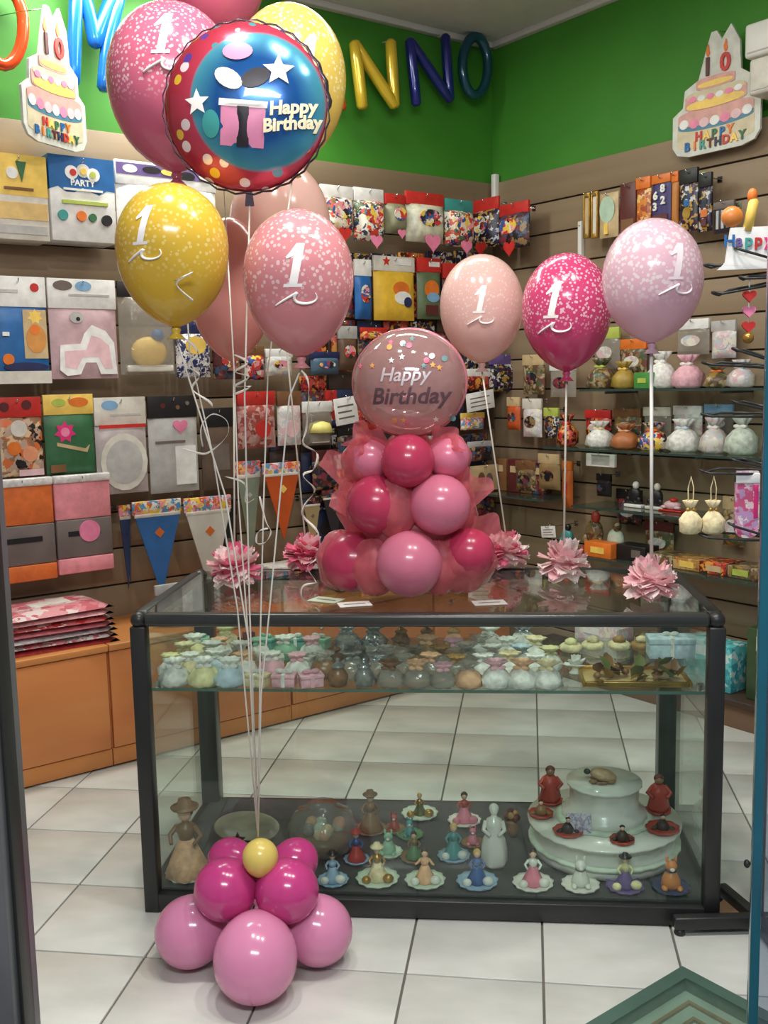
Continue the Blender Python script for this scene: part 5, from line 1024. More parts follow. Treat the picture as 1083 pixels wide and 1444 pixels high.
# --- on the cabinets
CT = CABH
stk = [onz(98, 908, CT), LW(100, 880, 0.25)]
b0 = CORNER + Vector((-2.56 * R2, -2.56 * R2, 0)) + Vector((R2, -R2, 0)) * 0.25
sk = [('red', C('red_film', (170, 60, 62), .25, .3, 40)), ('pink and silver', MP('pink_silver_film', [(214, 130, 140), (220, 214, 212), (190, 90, 100), (240, 230, 226), (170, 150, 150)], 40, .15)), ('silver', C('silver_film', (196, 190, 190), .12, .4, 50)), ('rose', C('rose_film', (206, 120, 128), .2, .3, 40)), ('red and white', MP('red_white_film', [(190, 60, 64), (230, 224, 220), (200, 110, 110)], 36, .2)), ('pale pink', C('pale_pink_film', (224, 170, 172), .2, .3, 40)), ('pink', MP('pink_top_film', [(222, 140, 148), (232, 214, 212), (206, 110, 120), (226, 160, 164)], 30, .15))]
def flatpack(t, w, d, h, m, seed):
    rng = random.Random(seed); vs = []; fs = []; n, k = 10, 6
    for s in (0, 1):
        for i in range(n + 1):
            for j in range(k + 1):
                u, v = i / n - .5, j / k - .5; e = (1 - abs(2 * u) ** 8) * (1 - abs(2 * v) ** 8)
                vs.append((u * w, v * d, 0.0008 + (h - 0.0008) * e * s * (1 - 0.18 * rng.random()) ))
    for s in (0, 1):
        o = s * (n + 1) * (k + 1)
        for i in range(n):
            for j in range(k):
                f = (o + i * (k + 1) + j, o + (i + 1) * (k + 1) + j, o + (i + 1) * (k + 1) + j + 1, o + i * (k + 1) + j + 1); fs.append(f if s else f[::-1])
    MB().add(vs, fs, True).obj('film_packet', m, t)
    MB().box(-w * .2, -d * .1, h * 0.6, w * .2, d * .1, h + 0.001, bev=0.0005).obj('label_sticker', q_off, t)
z = CT + 0.0005; rng = random.Random(4)
for k in range(7):
    t = thing('film_packet', '%s film packet, %s from the bottom of the stack on the orange cabinet' % (sk[k][0], ORD[k] if k else 'lowest'), 'packet', (b0.x, b0.y, z), PI / 4 + rng.uniform(-.07, .07), 'flat film packets stacked on the cabinet')
    t['label'] = ['red film packet at the bottom of the stack on the orange cabinet', 'pink and silver film packet just above the lowest of the stack', 'plain silver film packet low in the stack on the cabinet', 'rose film packet in the middle of the stack on the cabinet', 'red and white film packet above the rose one in the stack', 'pale pink film packet second from the top of the stack', 'pink and white film packet on top of the stack on the cabinet'][k]
    h = 0.021; flatpack(t, 0.44 - 0.008 * k, 0.3, h, sk[k][1], k); z += h * 1.02 + 0.0006
t = thing('cream_box', 'cream cardboard box at the left end of the cabinet top', 'box', CORNER + Vector((-2.95 * R2, -2.95 * R2, 0)) + Vector((R2, -R2, 0)) * 0.24 + Vector((0, 0, CT + .0005)), PI / 4)
carton(t, 0.22, 0.15, 0.16, q_bg, [('r', (0, .5, .7, .4), q_off)])
t = thing('clear_bags', 'clear bags of silver sweets behind the blue pennant on the cabinet', 'bag', CORNER + Vector((-2.0 * R2, -2.0 * R2, 0)) + Vector((R2, -R2, 0)) * 0.3 + Vector((0, 0, CT + .0005)), PI / 4); t.name = 'sweet_bag'
pack(t, 0.3, 0.17, 0.07, MP('grey_sweets', [(150, 146, 140), (190, 186, 182), (120, 116, 112), (210, 206, 200)], 60, .15), q_lg, 0.18)
for k, (s_, m, lab) in enumerate(((1.45, mix_d, 'pale printed carton on the cabinet behind the left of the case'), (1.1, mix_g, 'earth coloured carton on the cabinet behind the case'), (0.78, mix_d, 'pale carton on the cabinet behind the tower'))):
    t = thing('carton', lab, 'carton', CORNER + Vector((-s_ * R2, -s_ * R2, 0)) + Vector((R2, -R2, 0)) * 0.25 + Vector((0, 0, CT + .0005)), PI / 4, 'cartons on the cabinet behind the case'); carton(t, 0.24, 0.16, 0.14, m, [('r', (0, .5, .6, .3), q_off)])
# ------------------------------------------------------------------ right wall
G5 = 'goods on the top row of the right wall'
def frame(t, w, h, m, inner):
    for x0, z0, x1, z1 in ((-w / 2, 0, -w * .32, h), (w * .32, 0, w / 2, h), (-w * .32, 0, w * .32, h * .1), (-w * .32, h * .9, w * .32, h)): MB().box(x0, -0.01, z0, x1, 0.008, z1, bev=0.002).obj('frame_bar', m, t)
    MB().box(-w * .33, -0.003, h * .09, w * .33, 0.006, h * .91).obj('picture', inner, t)
hung('R', (824, 272, 833, 336), 0.1, 'narrow gold candle packet at the left of the top row, right wall', 'packet', frame, c_gold, q_bg, name='gold_packet', group=G5)
hung('R', (835, 270, 844, 336), 0.1, 'second narrow gold candle packet of the top row, right wall', 'packet', frame, c_gold, q_off, name='gold_packet', group=G5)
hung('R', (846, 272, 872, 335), 0.1, 'pale green cup print packet between gold and maroon, right wall', 'packet', pack, 0.015, q_bg, q_bg, 0.0, [('e', (0, .62, .4, .3), C('print_pale_green', (176, 200, 176))), ('r', (-.05, .2, .2, .25), q_yl)], group=G5)
hung('R', (874, 258, 896, 336), 0.1, 'maroon carton on the top row of the right wall', 'carton', carton, 0.05, q_mr, [('r', (0, .2, .8, .3), q_br)], name='carton', group=G5)
hung('R', (898, 250, 918, 322), 0.1, 'orange printed packet beside the maroon carton', 'packet', pack, 0.015, MP('orange_print', [(214, 130, 50), (190, 100, 40), (230, 190, 120), (160, 70, 40)], 50), q_or, 0.18, group=G5)
t = hung('R', (920, 246, 946, 322), 0.1, 'violet card of white number candles, top row of the right wall', 'packet', pack, 0.012, C('deep_violet', (60, 50, 104)), q_or, 0.12, [('r', (0, .22, .8, .14), q_mr)], group=G5)
w_, h_ = place('R', 920, 246, 946, 322, .1)[1:]
for q, (dx, dz) in zip('8263', ((.18, .72), (.2, .5), (-.2, .6), (-.22, .4))): lettering(q, 0.045, q_wh, t, (dx * w_, -0.017, dz * h_), 0.006, 0, 0.002)
hung('R', (948, 242, 957, 322), 0.1, 'narrow amber packet beside the number candles', 'packet', pack, 0.012, C('amber_pack', (190, 120, 50)), q_or, 0.14, group=G5)
hung('R', (959, 238, 984, 326), 0.1, 'night blue packet with a gold print, tallest on the right wall', 'packet', pack, 0.015, mix_n, q_dk, 0.2, [('e', (.0, .36, .22, .12), c_gold), ('r', (0, .56, .3, .12), q_bl)], group=G5)
hung('R', (986, 244, 1004, 326), 0.1, 'dark packet with a gold and red print right of the night blue one', 'packet', pack, 0.015, mix_n, q_dk, 0.2, [('r', (.05, .38, .5, .16), q_or), ('r', (0.05, .18, .4, .16), q_mr)], group=G5)
hung('R', (1007, 284, 1036, 328), 0.1, 'dark blister card of small silver candles above the white balloon', 'packet', pack, 0.012, C('dark_blister', (48, 46, 56)), q_gr, 0.16, [('r', (-.25, .5, .12, .7), q_lg), ('r', (.0, .5, .12, .7), q_lg), ('r', (.25, .45, .12, .6), q_gr)], group=G5)
t = thing('wall_strip', 'short white vertical strip above the fuchsia balloon on the right wall', 'strip', RW(818, 372, 0.02), -PI / 4); MB().box(-0.012, -0.006, 0, 0.012, 0.02, 0.2, bev=0.003).obj('strip', m_white, t); MB().lathe([(0.004, 0), (0.004, 0.003), (0, 0.003)], 8, Matrix.Translation((0, -0.006, 0.18)) @ Matrix.Rotation(PI / 2, 4, 'X')).obj('screw', m_chrome, t)
# glass shelves with brackets
m_shelf = MCLEAR('wall_shelf_glass', (150, 170, 160), 0.12, 0.03, tint=(225, 238, 232))
SH = []
for zz, x0, x1, lab in ((RW(950, 640, 0.26).z, 0.62, 2.3, 'longest glass shelf on the right wall, at the height of the bubble balloon'), (RW(950, 806, 0.26).z, 0.7, 2.3, 'lowest glass shelf on the right wall, just above the counter height'), (RW(950, 548, 0.24).z, 0.85, 2.3, 'glass shelf on the right wall just below the white balloon'), (RW(900, 720, 0.2).z, 0.8, 1.5, 'short glass shelf on the right wall between the two long ones'), (RW(740, 700, .2).z, 0.12, 0.62, 'short shelf close to the wall corner, right of the tower')):
    t = thing('glass_shelf', lab, 'shelf', CORNER + Vector((0, 0, zz)), -PI / 4, 'shelves on the right wall'); dpt = 0.26
    MB().box(x0, -dpt, -0.008, x1, -0.003, 0.0).obj('pane', m_shelf, t); MB().box(x0, -dpt - 0.001, -0.009, x1, -dpt, 0.001).obj('polished_edge', M('dark_green_edge', (52, 70, 64), .2), t)
    for xx in np.linspace(x0 + 0.12, x1 - 0.12, 3 if x1 - x0 > 1 else 2): MB().box(xx - 0.006, -0.22, -0.022, xx + 0.006, 0, -0.009, bev=0.002).obj('bracket', m_bar, t)
    SH.append(zz)
def onshelf(label, px, py, zz, w, h, fn, *a, name='packet', cat='packet', off=0.13, group='small goods on the right wall shelves', **k):
    p = RW(px, py, off); t = thing(name, label, cat, (p.x, p.y, zz + 0.001), -PI / 4, group); fn(t, w, h, *a, **k); return t
def sachet(t, w, h, m, rib):
    MB().lathe([(w * .36, 0), (w * .5, h * .08), (w * .48, h * .4), (w * .3, h * .58), (w * .1, h * .68)], 14, None, True, lambda a, j: 0.12 * math.sin(5 * a + 2 * j) + 0.06 * math.sin(9 * a)).obj('bag', m, t)
    MB().lathe([(w * .1, h * .67), (w * .2, h * .8), (w * .3, h * .93), (w * .27, h * .94), (w * .11, h * .76)], 24, None, True, lambda a, j: 0.3 * math.sin(7 * a) if j else 0).obj('gathered_top', m, t)
    MB().tube([(w * .13 * math.cos(a), w * .13 * math.sin(a), h * .68) for a in [2 * PI * i / 10 for i in range(10)]], w * .04, 5, True).ell((w * .12, -w * .14, h * .68), (w * .12, w * .04, h * .05), 8, 5).ell((-w * .12, -w * .14, h * .68), (w * .12, w * .04, h * .05), 8, 5).obj('bow', rib, t)
def stand(t, w, h, m, m2):
    MB().box(-w / 2, -w * .18, 0, w / 2, w * .18, h * .12, bev=0.003).obj('base', m2, t); MB().ell((0, 0, h * .45), (w * .36, w * .22, h * .35), 12, 8).obj('body', m, t); MB().ell((w * .1, -w * .05, h * .85), (w * .16, w * .15, h * .15), 10, 7).obj('head', m2, t)
    for s in (-1, 1): MB().ell((s * w * .3, -w * .1, h * .3), (w * .14, w * .1, h * .12), 8, 6).obj('limb', m, t)
sh0, sh1, sh2, sh3, sh4 = SH
for px, w, h, m, r, lab in ((848, .13, .15, mix_g, q_lm, 'yellow green tulle bag on the right wall, below the white balloon'), (880, .11, .13, C('ochre_tulle', (170, 140, 60)), q_yl, 'ochre tulle bag right of the yellow green one'), (933, .13, .17, c_white, c_white, 'large white lace bag below the white balloon'), (970, .13, .15, c_rosy, c_white, 'pinkish lace bag right of the large white one'), (1012, .12, .1, mix_g, q_or, 'brown and orange bag near the wire hooks'), (1045, .11, .12, mix_d, q_lg, 'pale grey bag beside the glass door edge, upper shelf')):
    onshelf(lab, px, 548, sh2, w, h, sachet, m, r, name='tulle_bag', cat='bag')
onshelf('green folded packet on the shelf below the white balloon', 905, 548, sh2, 0.09, 0.07, carton, 0.06, C('leaf_green', (70, 140, 64)), [('r', (0, .5, .5, .3), q_lm)], name='carton', cat='carton', off=0.22)
for px, w, h, m, r, lab in ((800, .1, .16, mix_f, q_rd, 'red and yellow bag at the left end of the long glass shelf'), (846, .13, .13, c_white, c_cream, 'white lace bag on the long glass shelf, left part'), (882, .13, .12, C('rust_tulle', (182, 112, 66)), c_peach, 'rust coloured bag on the long glass shelf'), (922, .14, .13, mix_a, q_or, 'busy orange and white bag on the long glass shelf'), (964, .14, .15, c_white, c_pastel, 'white lace bag in the middle of the long glass shelf'), (1007, .115, .16, mix_d, c_white, 'pale patterned bag right of the middle on the long glass shelf'), (1046, .13, .17, C('mint_lace', (196, 206, 190), .8, .25, 50), c_white, 'mint white lace bag at the right end of the long glass shelf')):
    onshelf(lab, px, 640, sh0, w, h, sachet, m, r, name='tulle_bag', cat='bag')
for px, w, h, m, m2, lab in ((838, .14, .2, mix_g, c_red, 'figure ornament in green and red on the lowest glass shelf'), (800, .1, .12, c_turq, c_dark, 'dark turquoise ornament behind the pink and white flower'), (868, .13, .16, c_doil, mix_g, 'pale green ornament on the lowest glass shelf')):
    onshelf(lab, px, 800, sh1, w, h, stand, m, m2, name='ornament', cat='ornament')
onshelf('orange carton lying at the left of the lowest glass shelf', 842, 800, sh1, 0.16, 0.07, carton, 0.08, q_or, [('r', (0, .5, .5, .4), q_yl)], name='carton', cat='carton', off=0.24)
onshelf('black carton lying on the lowest glass shelf', 888, 800, sh1, 0.17, 0.07, carton, 0.1, q_dk, [('r', (.2, .5, .3, .5), q_gr)], name='carton', cat='carton', off=0.2)
for k, px in enumerate((930, 968, 1006, 1044)): onshelf(('flat brown printed packet left on the lowest glass shelf', 'flat ochre printed packet in the middle of the lowest glass shelf', 'flat reddish printed packet right on the lowest glass shelf', 'flat greenish packet at the right end of the lowest glass shelf')[k], px, 806, sh1, 0.145, 0.05, carton, 0.14, (mix_g, MP('ochre_print', [(170, 120, 60), (200, 160, 100), (140, 90, 50)], 60), mix_f, mix_g)[k], [('r', (0, .5, .5, .5), (q_br, q_yl, q_bg, q_lm)[k])], name='flat_carton', cat='carton', off=0.2)
for px, w, h, m, m2, lab in ((895, .1, .12, q_dk, q_wh, 'black and white ornament on the short glass shelf, left one'), (925, .1, .12, q_dk, q_off, 'black ornament with a white cap on the short glass shelf'), (948, .12, .06, q_pw, q_rd, 'small red and white ornament at the right of the short glass shelf')):
    onshelf(lab, px, 715, sh3, w, h, stand, m, m2, name='ornament', cat='ornament', off=.12)
hung('R', (828, 640, 868, 658), 0.2, 'white framed shallow box hanging under the long glass shelf', 'box', frame, m_white, q_lg, name='shallow_frame', hook=True)
hung('R', (794, 650, 808, 716), 0.08, 'orange strip packet hanging left of the shelves', 'packet', pack, 0.02, C('deep_orange', (186, 92, 30)), q_or, 0.15, [('r', (0, .5, .4, .3), q_rd)], group='packets near the corner on the right wall')
for bx, m, hd, lab in (((738, 500, 768, 556), mix_g, q_bg, 'greenish packet in the corner behind the fuchsia balloon'), ((738, 562, 764, 616), mix_d, q_off, 'pale sequined packet in the corner below the greenish one'), ((768, 575, 788, 618), mix_n, q_lm, 'dark packet with a lime header near the corner'), ((776, 508, 812, 560), q_cel, q_wh, 'clear white packet just below the fuchsia balloon'), ((716, 560, 734, 606), C('burnt_orange', (186, 80, 30)), q_bg, 'burnt orange packet left of the corner packets'), ((842, 668, 862, 700), q_dk, q_dk, 'black packet right of the orange strip'), ((760, 640, 790, 690), C('tan_board', (150, 120, 80)), q_bg, 'tan packet beside the corner, above the flower'), ((728, 650, 756, 692), mix_g, q_br, 'brownish packet right of the beige card')):
    hung('R', bx, 0.1, lab, 'packet', pack, 0.02, m, hd, 0.22, [('e', (0, .5, .3, .2), mix_b)], group='packets near the corner on the right wall')
for k, (px, m) in enumerate(((706, q_br), (724, q_mr), (742, q_br), (758, mix_b))): onshelf(('brown bound album left on the shelf by the corner', 'maroon bound album on the shelf by the corner', 'second brown album on the shelf by the corner', 'patterned album at the right of the shelf by the corner')[k], px, 730, zz - 0.0, 0.085, 0.17, carton, 0.06, m, [('r', (0, .7, .5, .2), q_bg)], name='album', cat='album', off=.1)
hung('R', (764, 742, 784, 758), 0.2, 'small white price card just above the pink and white flower', 'price tag', pricetag, name='price_tag', group='white price cards on the wall hooks')
for bx, m, hd, lab in (((838, 462, 874, 520), q_cel, q_lm, 'clear packet with a lime header hanging below the white balloon'), ((876, 478, 912, 530), mix_g, q_or, 'earth coloured packet with an orange header above the upper glass shelf'), ((955, 450, 1000, 500), q_cel, q_wh, 'clear packet with a white header above the upper glass shelf'), ((1004, 452, 1038, 505), mix_d, q_lg, 'pale printed packet above the upper glass shelf, near the rack'),
    ((826, 578, 862, 618), mix_f, q_rd, 'red printed packet hanging behind the bags of the long shelf'), ((866, 576, 904, 618), mix_g, q_br, 'brown printed packet hanging behind the bags of the long shelf'), ((908, 574, 946, 618), q_cel, q_off, 'clear packet hanging behind the bags of the long shelf'), ((950, 572, 990, 616), mix_d, q_wh, 'pale packet hanging behind the bags of the long shelf'), ((994, 570, 1034, 614), q_cel2, q_lb, 'dull film packet with a light blue header behind the long shelf bags'),
    ((870, 690, 905, 740), mix_b, q_dk, 'dark packet hanging behind the ornaments of the short shelf'), ((910, 735, 950, 785), mix_g, q_mr, 'brown packet hanging above the lowest glass shelf'), ((1020, 700, 1050, 770), mix_g, q_bg, 'earth coloured packet hanging behind the cream bags')):
    hung('R', bx, 0.05, lab, 'packet', pack, 0.02, m, hd, 0.22, [('e', (0, .5, .3, .2), mix_d)], group='packets hanging above the shelves of the right wall')
# goods on the low plinth
for k, (tx, m, w, h, lab) in enumerate(((1.52, MP('teal_print', [(90, 190, 190), (60, 160, 170), (200, 220, 214), (120, 200, 200)], 45), .24, .2, 'turquoise packet on the low plinth right of the case'), (1.25, mix_g, .24, .16, 'earth coloured carton on the low plinth behind the case'), (0.9, mix_d, .26, .16, 'pale carton on the low plinth behind the case'), (1.82, C('dark_green_bag', (60, 84, 54)), .22, .3, 'dark green packet on the low plinth beside the glass door'))):
    t = thing('carton', lab, 'carton', CORNER + Vector((tx * R2, -tx * R2, 0)) + Vector((-R2, -R2, 0)) * 0.2 + Vector((0, 0, 0.126)), -PI / 4, 'cartons on the low plinth'); carton(t, w, h, 0.12, m, [('r', (-.1, .8, .4, .2), q_wh)])

# ================================================================== LETTER BALLOONS "COMPLEANNO" on the left wall
def letter(ch, label, strokes, rpx, mat, closed=False, off=0.07):
    allp = [p for s in strokes for p in s]; xm = sum(p[0] for p in allp) / len(allp); yb = max(p[1] for p in allp)
    o = LW(xm, yb, off); t = thing('letter_balloon', label, 'letter balloon', o, PI / 4, 'foil letters on the green wall'); R = px2m(rpx, LW(xm, yb, off))
    inv = Matrix.Rotation(-PI / 4, 3, 'Z'); mb = MB()
    for s in strokes:
        P = [inv @ (LW(px, py, off) - o) for px, py in s]
        if closed: mb.tube(P, R, 14, True)
        else:
            Q = [P[0] + (P[0] - P[1]).normalized() * R * .5]; rr = [R * .55]
            for i in range(len(P) - 1):
                for k in range(4): Q.append(lerp(P[i], P[i + 1], k / 4)); rr.append(R * (1.0 if k else .96))
            Q.append(P[-1]); rr.append(R * .96); Q.append(P[-1] + (P[-1] - P[-2]).normalized() * R * .5); rr.append(R * .55)
            mb.tube(Q, rr, 14)
    mb.obj('foil_body', mat, t)
    top = min(allp, key=lambda p: p[1]); a = inv @ (LW(*top, off) - o); MB().tube([(a.x, a.y, a.z + R * .3), (a.x, off * .9, a.z + R * .6)], 0.003, 5).obj('hanging_tab', m_white, t)
    return t
def foilm(n, rgb): return M(n, rgb, 0.2, 0.25, var=0.15, scale=6, coat=0.5)
letter('O', 'orange red foil letter O at the left border', [[(6 + 27 * math.cos(a), 38 + 54 * math.sin(a)) for a in [2 * PI * i / 24 for i in range(24)]]], 8.5, foilm('red_orange_foil', (206, 66, 28)), True)
letter('M', 'bright blue foil letter M left of the pink confetti balloon', [[(103, 116), (106, 30), (110, -50)], [(110, -40), (128, 30), (134, 62)], [(134, 62), (152, 10), (176, -40)], [(146, 124), (152, 60), (176, -40)]], 10, foilm('bright_blue_foil', (28, 104, 190)))
letter('A', 'orange foot of a foil letter A beside the pale yellow balloon', [[(446, 150), (462, 55)], [(462, 55), (482, 152)], [(452, 115), (476, 115)]], 7.5, foilm('orange_foil', (214, 84, 40)))
letter('N', 'yellow foil letter N on the green wall', [[(511, 150), (500, 62)], [(500, 62), (556, 148)], [(556, 148), (551, 60)]], 8.5, foilm('yellow_foil', (214, 180, 50)))
letter('N', 'dark blue foil letter N on the green wall', [[(587, 146), (578, 58)], [(578, 58), (634, 140)], [(634, 140), (628, 52)]], 7.5, foilm('dark_blue_foil', (28, 38, 120)))
letter('O', 'dark teal foil letter O next to the wall corner', [[(670 + 18 * math.cos(a), 93 + 41 * math.sin(a)) for a in [2 * PI * i / 24 for i in range(24)]]], 7, foilm('dark_teal_foil', (20, 74, 90)), True)

# ================================================================== CAKE CUT-OUTS
C('cake_rose', (212, 156, 146)); C('cake_cream', (206, 192, 160))
def cutout(label, side, box, off, num, words, lean=0.0):
    p, w, h = place(side, *box, off)
    if side == 'L': w = 0.66 * h
    t = thing('cake_cutout', label, 'cut-out', p, (math.radians(74) if side == 'L' else -PI / 4), 'cardboard birthday cakes on the walls')
    X = lambda pts: [(x * w, z * h) for x, z in pts]
    MB().prism(X([(-.5, .1), (-.44, .03), (-.3, 0), (.3, 0), (.44, .03), (.5, .1), (.5, .36), (.4, .42), (.4, .55), (.28, .62), (.26, .85), (.16, 1), (.06, .9), (.0, .98), (-.06, .98), (-.12, .84), (-.2, .62), (-.36, .56), (-.38, .42), (-.5, .36)]), 0, 0.012).obj('card', C('cutout_card', (208, 208, 198)), t)
    def el(z, rx, rz, hh, m, nm, y):
        pts = [(rx * math.cos(PI + PI * i / 12), z + rz * math.sin(PI + PI * i / 12)) for i in range(13)] + [(rx * math.cos(PI * i / 12), z + hh + rz * math.sin(PI * i / 12)) for i in range(13)]
        MB().prism(X(pts), -y, 0.001).obj(nm, m, t)
    el(.10, .44, .05, .18, C('cake_cream', (206, 192, 160)), 'cake_tier', .0012); el(.245, .43, .045, .03, C('icing_blue', (70, 124, 150)), 'icing_band', .002); el(.285, .43, .045, .06, C('cake_rose', (0, 0, 0)), 'cake_top', .0026)
    for k in range(7): MB().prism(X(circ(-.36 + .12 * k, .285 - .028 * math.sin(PI * (k + .5) / 7), .055, .04, 12)), -.0034, 0).obj('icing_drop', (q_wh, q_pk, q_pw)[k % 3], t)
    el(.40, .35, .035, .09, C('cake_rose', (204, 150, 140)), 'cake_tier', .0026); el(.405, .33, .035, .012, q_yl, 'icing_band', .0034); el(.485, .33, .03, .02, C('cake_cream', (0, 0, 0)), 'cake_top', .0034)
    for k in range(6): MB().prism(X(circ(-.26 + .104 * k, .475 - .014 * math.sin(PI * (k + .5) / 6), .045, .025, 12)), -.0044, 0).obj('icing_drop', (q_pk, q_wh)[k % 2], t)
    el(.545, .22, .02, .06, C('cake_rose', (0, 0, 0)), 'cake_tier', .004); el(.56, .2, .02, .008, q_yl, 'icing_band', .0048)
    for i, ch in enumerate(num):
        x = (-.09 if i == 0 else .11) * w
        lettering(ch, h * .2, q_rd if i else q_mr, t, (x, -0.004, .70 * h), 0.006, 0, 0.003, name='numeral'); MB().prism([(x + h * .022 * math.sin(a) * (1 - .5 * (math.cos(a) > 0)), .84 * h + h * .05 * -math.cos(a) * -1) for a in [2 * PI * k / 12 for k in range(12)]], -.003, 0).obj('flame', q_or, t)
    cols = [q_rd, q_yl, q_gn, q_bl, q_or, q_tl, q_mr, q_nv]
    for ln, (wd, sz, z) in enumerate(words):
        for i, ch in enumerate(wd):
            lettering(ch, sz * w, cols[(i + 3 * ln) % 8], t, ((i - (len(wd) - 1) / 2) * sz * .78 * w, -.0036, (z - .012 * math.cos((i / (len(wd) - 1) - .5) * 2.4)) * h), 0.004, 0, 0.002)
    MB().tube([(0, 0.006, h * .97), (0, off * .5, h * .985), (0, off, h * .99)], 0.002, 5).obj('wire_hanger', m_chrome, t)
cutout('cardboard birthday cake with the number 10, hanging at the upper right', 'R', (949, 40, 1069, 213), 0.06, '10', [('HAPPY', .115, .155), ('BIRTHDAY', .115, .085)])
cutout('cardboard birthday cake in front of the red letter O, upper left', 'L', (33, 6, 117, 206), 0.25, '10', [('HAPPY', .115, .155), ('BIRTHDAY', .115, .085)])
for box, lab, w2 in (((1050, 27, 1100, 76), 'white rounded box at the top right, above the beige one', m_white), ((1056, 78, 1100, 130), 'beige white box under the rounded one at the top right', q_off)):
    t = hung('R', box, 0.16, lab, 'box', lambda t, w, h, m: (MB().box(-w / 2, 0, 0, w / 2, 0.15, h, bev=0.012).obj('housing', m, t), MB().box(-w * .4, -0.003, h * .12, w * .4, 0.0, h * .16).obj('seam', q_lg, t)), w2, name='wall_box', hook=False)

# ================================================================== WIRE RACK AT THE RIGHT, partly behind the door edge
hub = Vector((0.592, 2.59, 0)); rack = thing('wire_rack', 'black wire display rack on low legs, behind the edge of the glass door', 'display rack', hub)
for ex, ey in ((0.372, 2.556), (0.526, 2.75), (0.82, 2.62), (0.64, 2.36)):
    d = Vector((ex, ey, 0)) - hub; a = math.atan2(d.y, d.x); L = d.length
    lg = MB().box(0, -0.014, 0.016, L, 0.014, 0.05, Matrix.Rotation(a, 4, 'Z'), 0.004).obj('leg', m_black, rack)
    MB().lathe([(0.012, 0.0), (0.015, 0.004), (0.012, 0.016)], 14).obj('foot', m_black, lg, (d.x * .93, d.y * .93, 0))
MB().tube([(0, 0, 0.014), (0, 0, 2.05)], 0.0125, 12).obj('pole', m_black, rack)
MB().tube([(0, 0, 0.19), (-0.03, -0.004, 0.19)], 0.004, 8).ell((-0.034, -0.005, 0.19), (0.008, 0.011, 0.011), 10, 7).obj('clamp_knob', m_black, rack)
MB().add([(-0.02, 0.01, 0.016), (-0.055, 0.135, 0.016), (-0.17, -0.02, 0.016), (-0.02, 0.01, 0.022), (-0.055, 0.135, 0.022), (-0.17, -0.02, 0.022)], [(0, 2, 1), (3, 4, 5), (0, 1, 4, 3), (1, 2, 5, 4), (2, 0, 3, 5)]).obj('base_plate', m_brown, rack)
def loop(L, wd, z, dy, up):
    n = 16; pts = [(-0.01, dy, z)] + [(-L * (i / 5), dy - wd * .5 * min(1, i / 2), z + up * i / 5) for i in range(1, 5)] + [(-L - wd * .4 * math.cos(a), dy + wd * .5 * math.sin(a), z + up + 0.006 * math.cos(a)) for a in [-PI / 2 + PI * i / 8 for i in range(9)]] + [(-L * (i / 5), dy + wd * .5 * min(1, i / 2), z + up * i / 5 + .008) for i in range(4, 0, -1)] + [(-0.01, dy, z + .006)]
    return MB().tube(pts, 0.0032, 6)
for k, (px, py, L, up) in enumerate(((985, 380, .15, 0.01), (1000, 402, .13, -0.02), (985, 520, .15, 0.012), (980, 588, .15, 0.004), (975, 668, .15, 0.004), (975, 762, .15, 0.01))):
    z = ony(1060, py, hub.y).z; p = loop(L, 0.05, z, 0.0, up).obj('wire_prong', m_black, rack)
    q = loop(L * .62, 0.03, z + 0.012, -0.03, up + .02).obj('wire_prong', m_black, rack)
# goods hanging on the rack
def onrack(label, box, fn, *a, name='packet', cat='packet', dy=0.0, **k):
    x0, y0, x1, y1 = box; A, B = ony(x0, (y0 + y1) / 2, hub.y + dy), ony(x1, (y0 + y1) / 2, hub.y + dy); xm = (x0 + x1) / 2
    z1, z0 = ony(xm, y0, hub.y + dy).z, ony(xm, y1, hub.y + dy).z; t = thing(name, label, cat, (A.x / 2 + B.x / 2, hub.y + dy, z0), 0.0, 'goods on the wire rack'); fn(t, (B - A).length, z1 - z0, *a, **k); return t
def candle(t, w, h):
    MB().prism([(-w * .5, 0), (w * .5, 0), (w * .42, h * .1), (w * .38, h * .55), (-w * .28, h * .55), (-w * .36, h * .1)], -0.008, 0.004).obj('white_shape', q_wh, t)
    MB().lathe([(0, 0), (.012, 0), (.012, h * .4), (.004, h * .44), (0, h * .45)], 12, Matrix.Translation((w * .02, 0, h * .5)) @ Matrix.Rotation(0.2, 4, 'Y')).obj('candle', q_yl, t); MB().ell((w * .1, 0, h * .96), (.012, .01, .018), 10, 7).obj('flame', q_or, t)
    MB().ell((-w * .25, 0, h * .7), (w * .2, .015, h * .14), 10, 8).obj('ornament', c_orng, t)
    for i, ch in enumerate('Happy'): lettering(ch, .038, (q_bl, q_vi, q_tl, q_rd, q_hp)[i], t, ((i - 2) * w * .17 + w * .04, -.011, h * .37), .003, 0, .001)
    MB().tube([(0, 0.002, h * .55), (0, 0.0, h * .7)], .0015, 5).obj('thread', m_white, t)
onrack('white birthday candle shape with coloured letters on the top of the wire rack', (1012, 272, 1092, 380), candle, name='candle_shape', cat='decoration', dy=-0.02)
def redpend(t, w, h):
    for k in range(3): MB().prism(heart(0, h * (.22 + .24 * k), w * .3), -.006 - .002 * k, .004).obj('heart', (q_rd, q_pk, q_rd)[k], t)
    MB().tube([(0, 0, h * .2), (0, 0, h)], .0016, 5).obj('thread', m_white, t); MB().ell((0, 0, h * .04), .014, 10, 7).obj('bead', c_gold, t)
onrack('red heart pendant hanging from the top prongs of the wire rack', (1040, 390, 1072, 480), redpend, name='heart_pendant', cat='decoration')
def hang_sachet(t, w, h, m):
    sachet(t, w, h * .62, m, c_gold); MB().tube([(-w * .1, 0, h * .42), (-w * .12, 0, h * .8), (0, 0, h), (w * .12, 0, h * .8), (w * .1, 0, h * .42)], .0016, 5).obj('loop', c_cream, t)
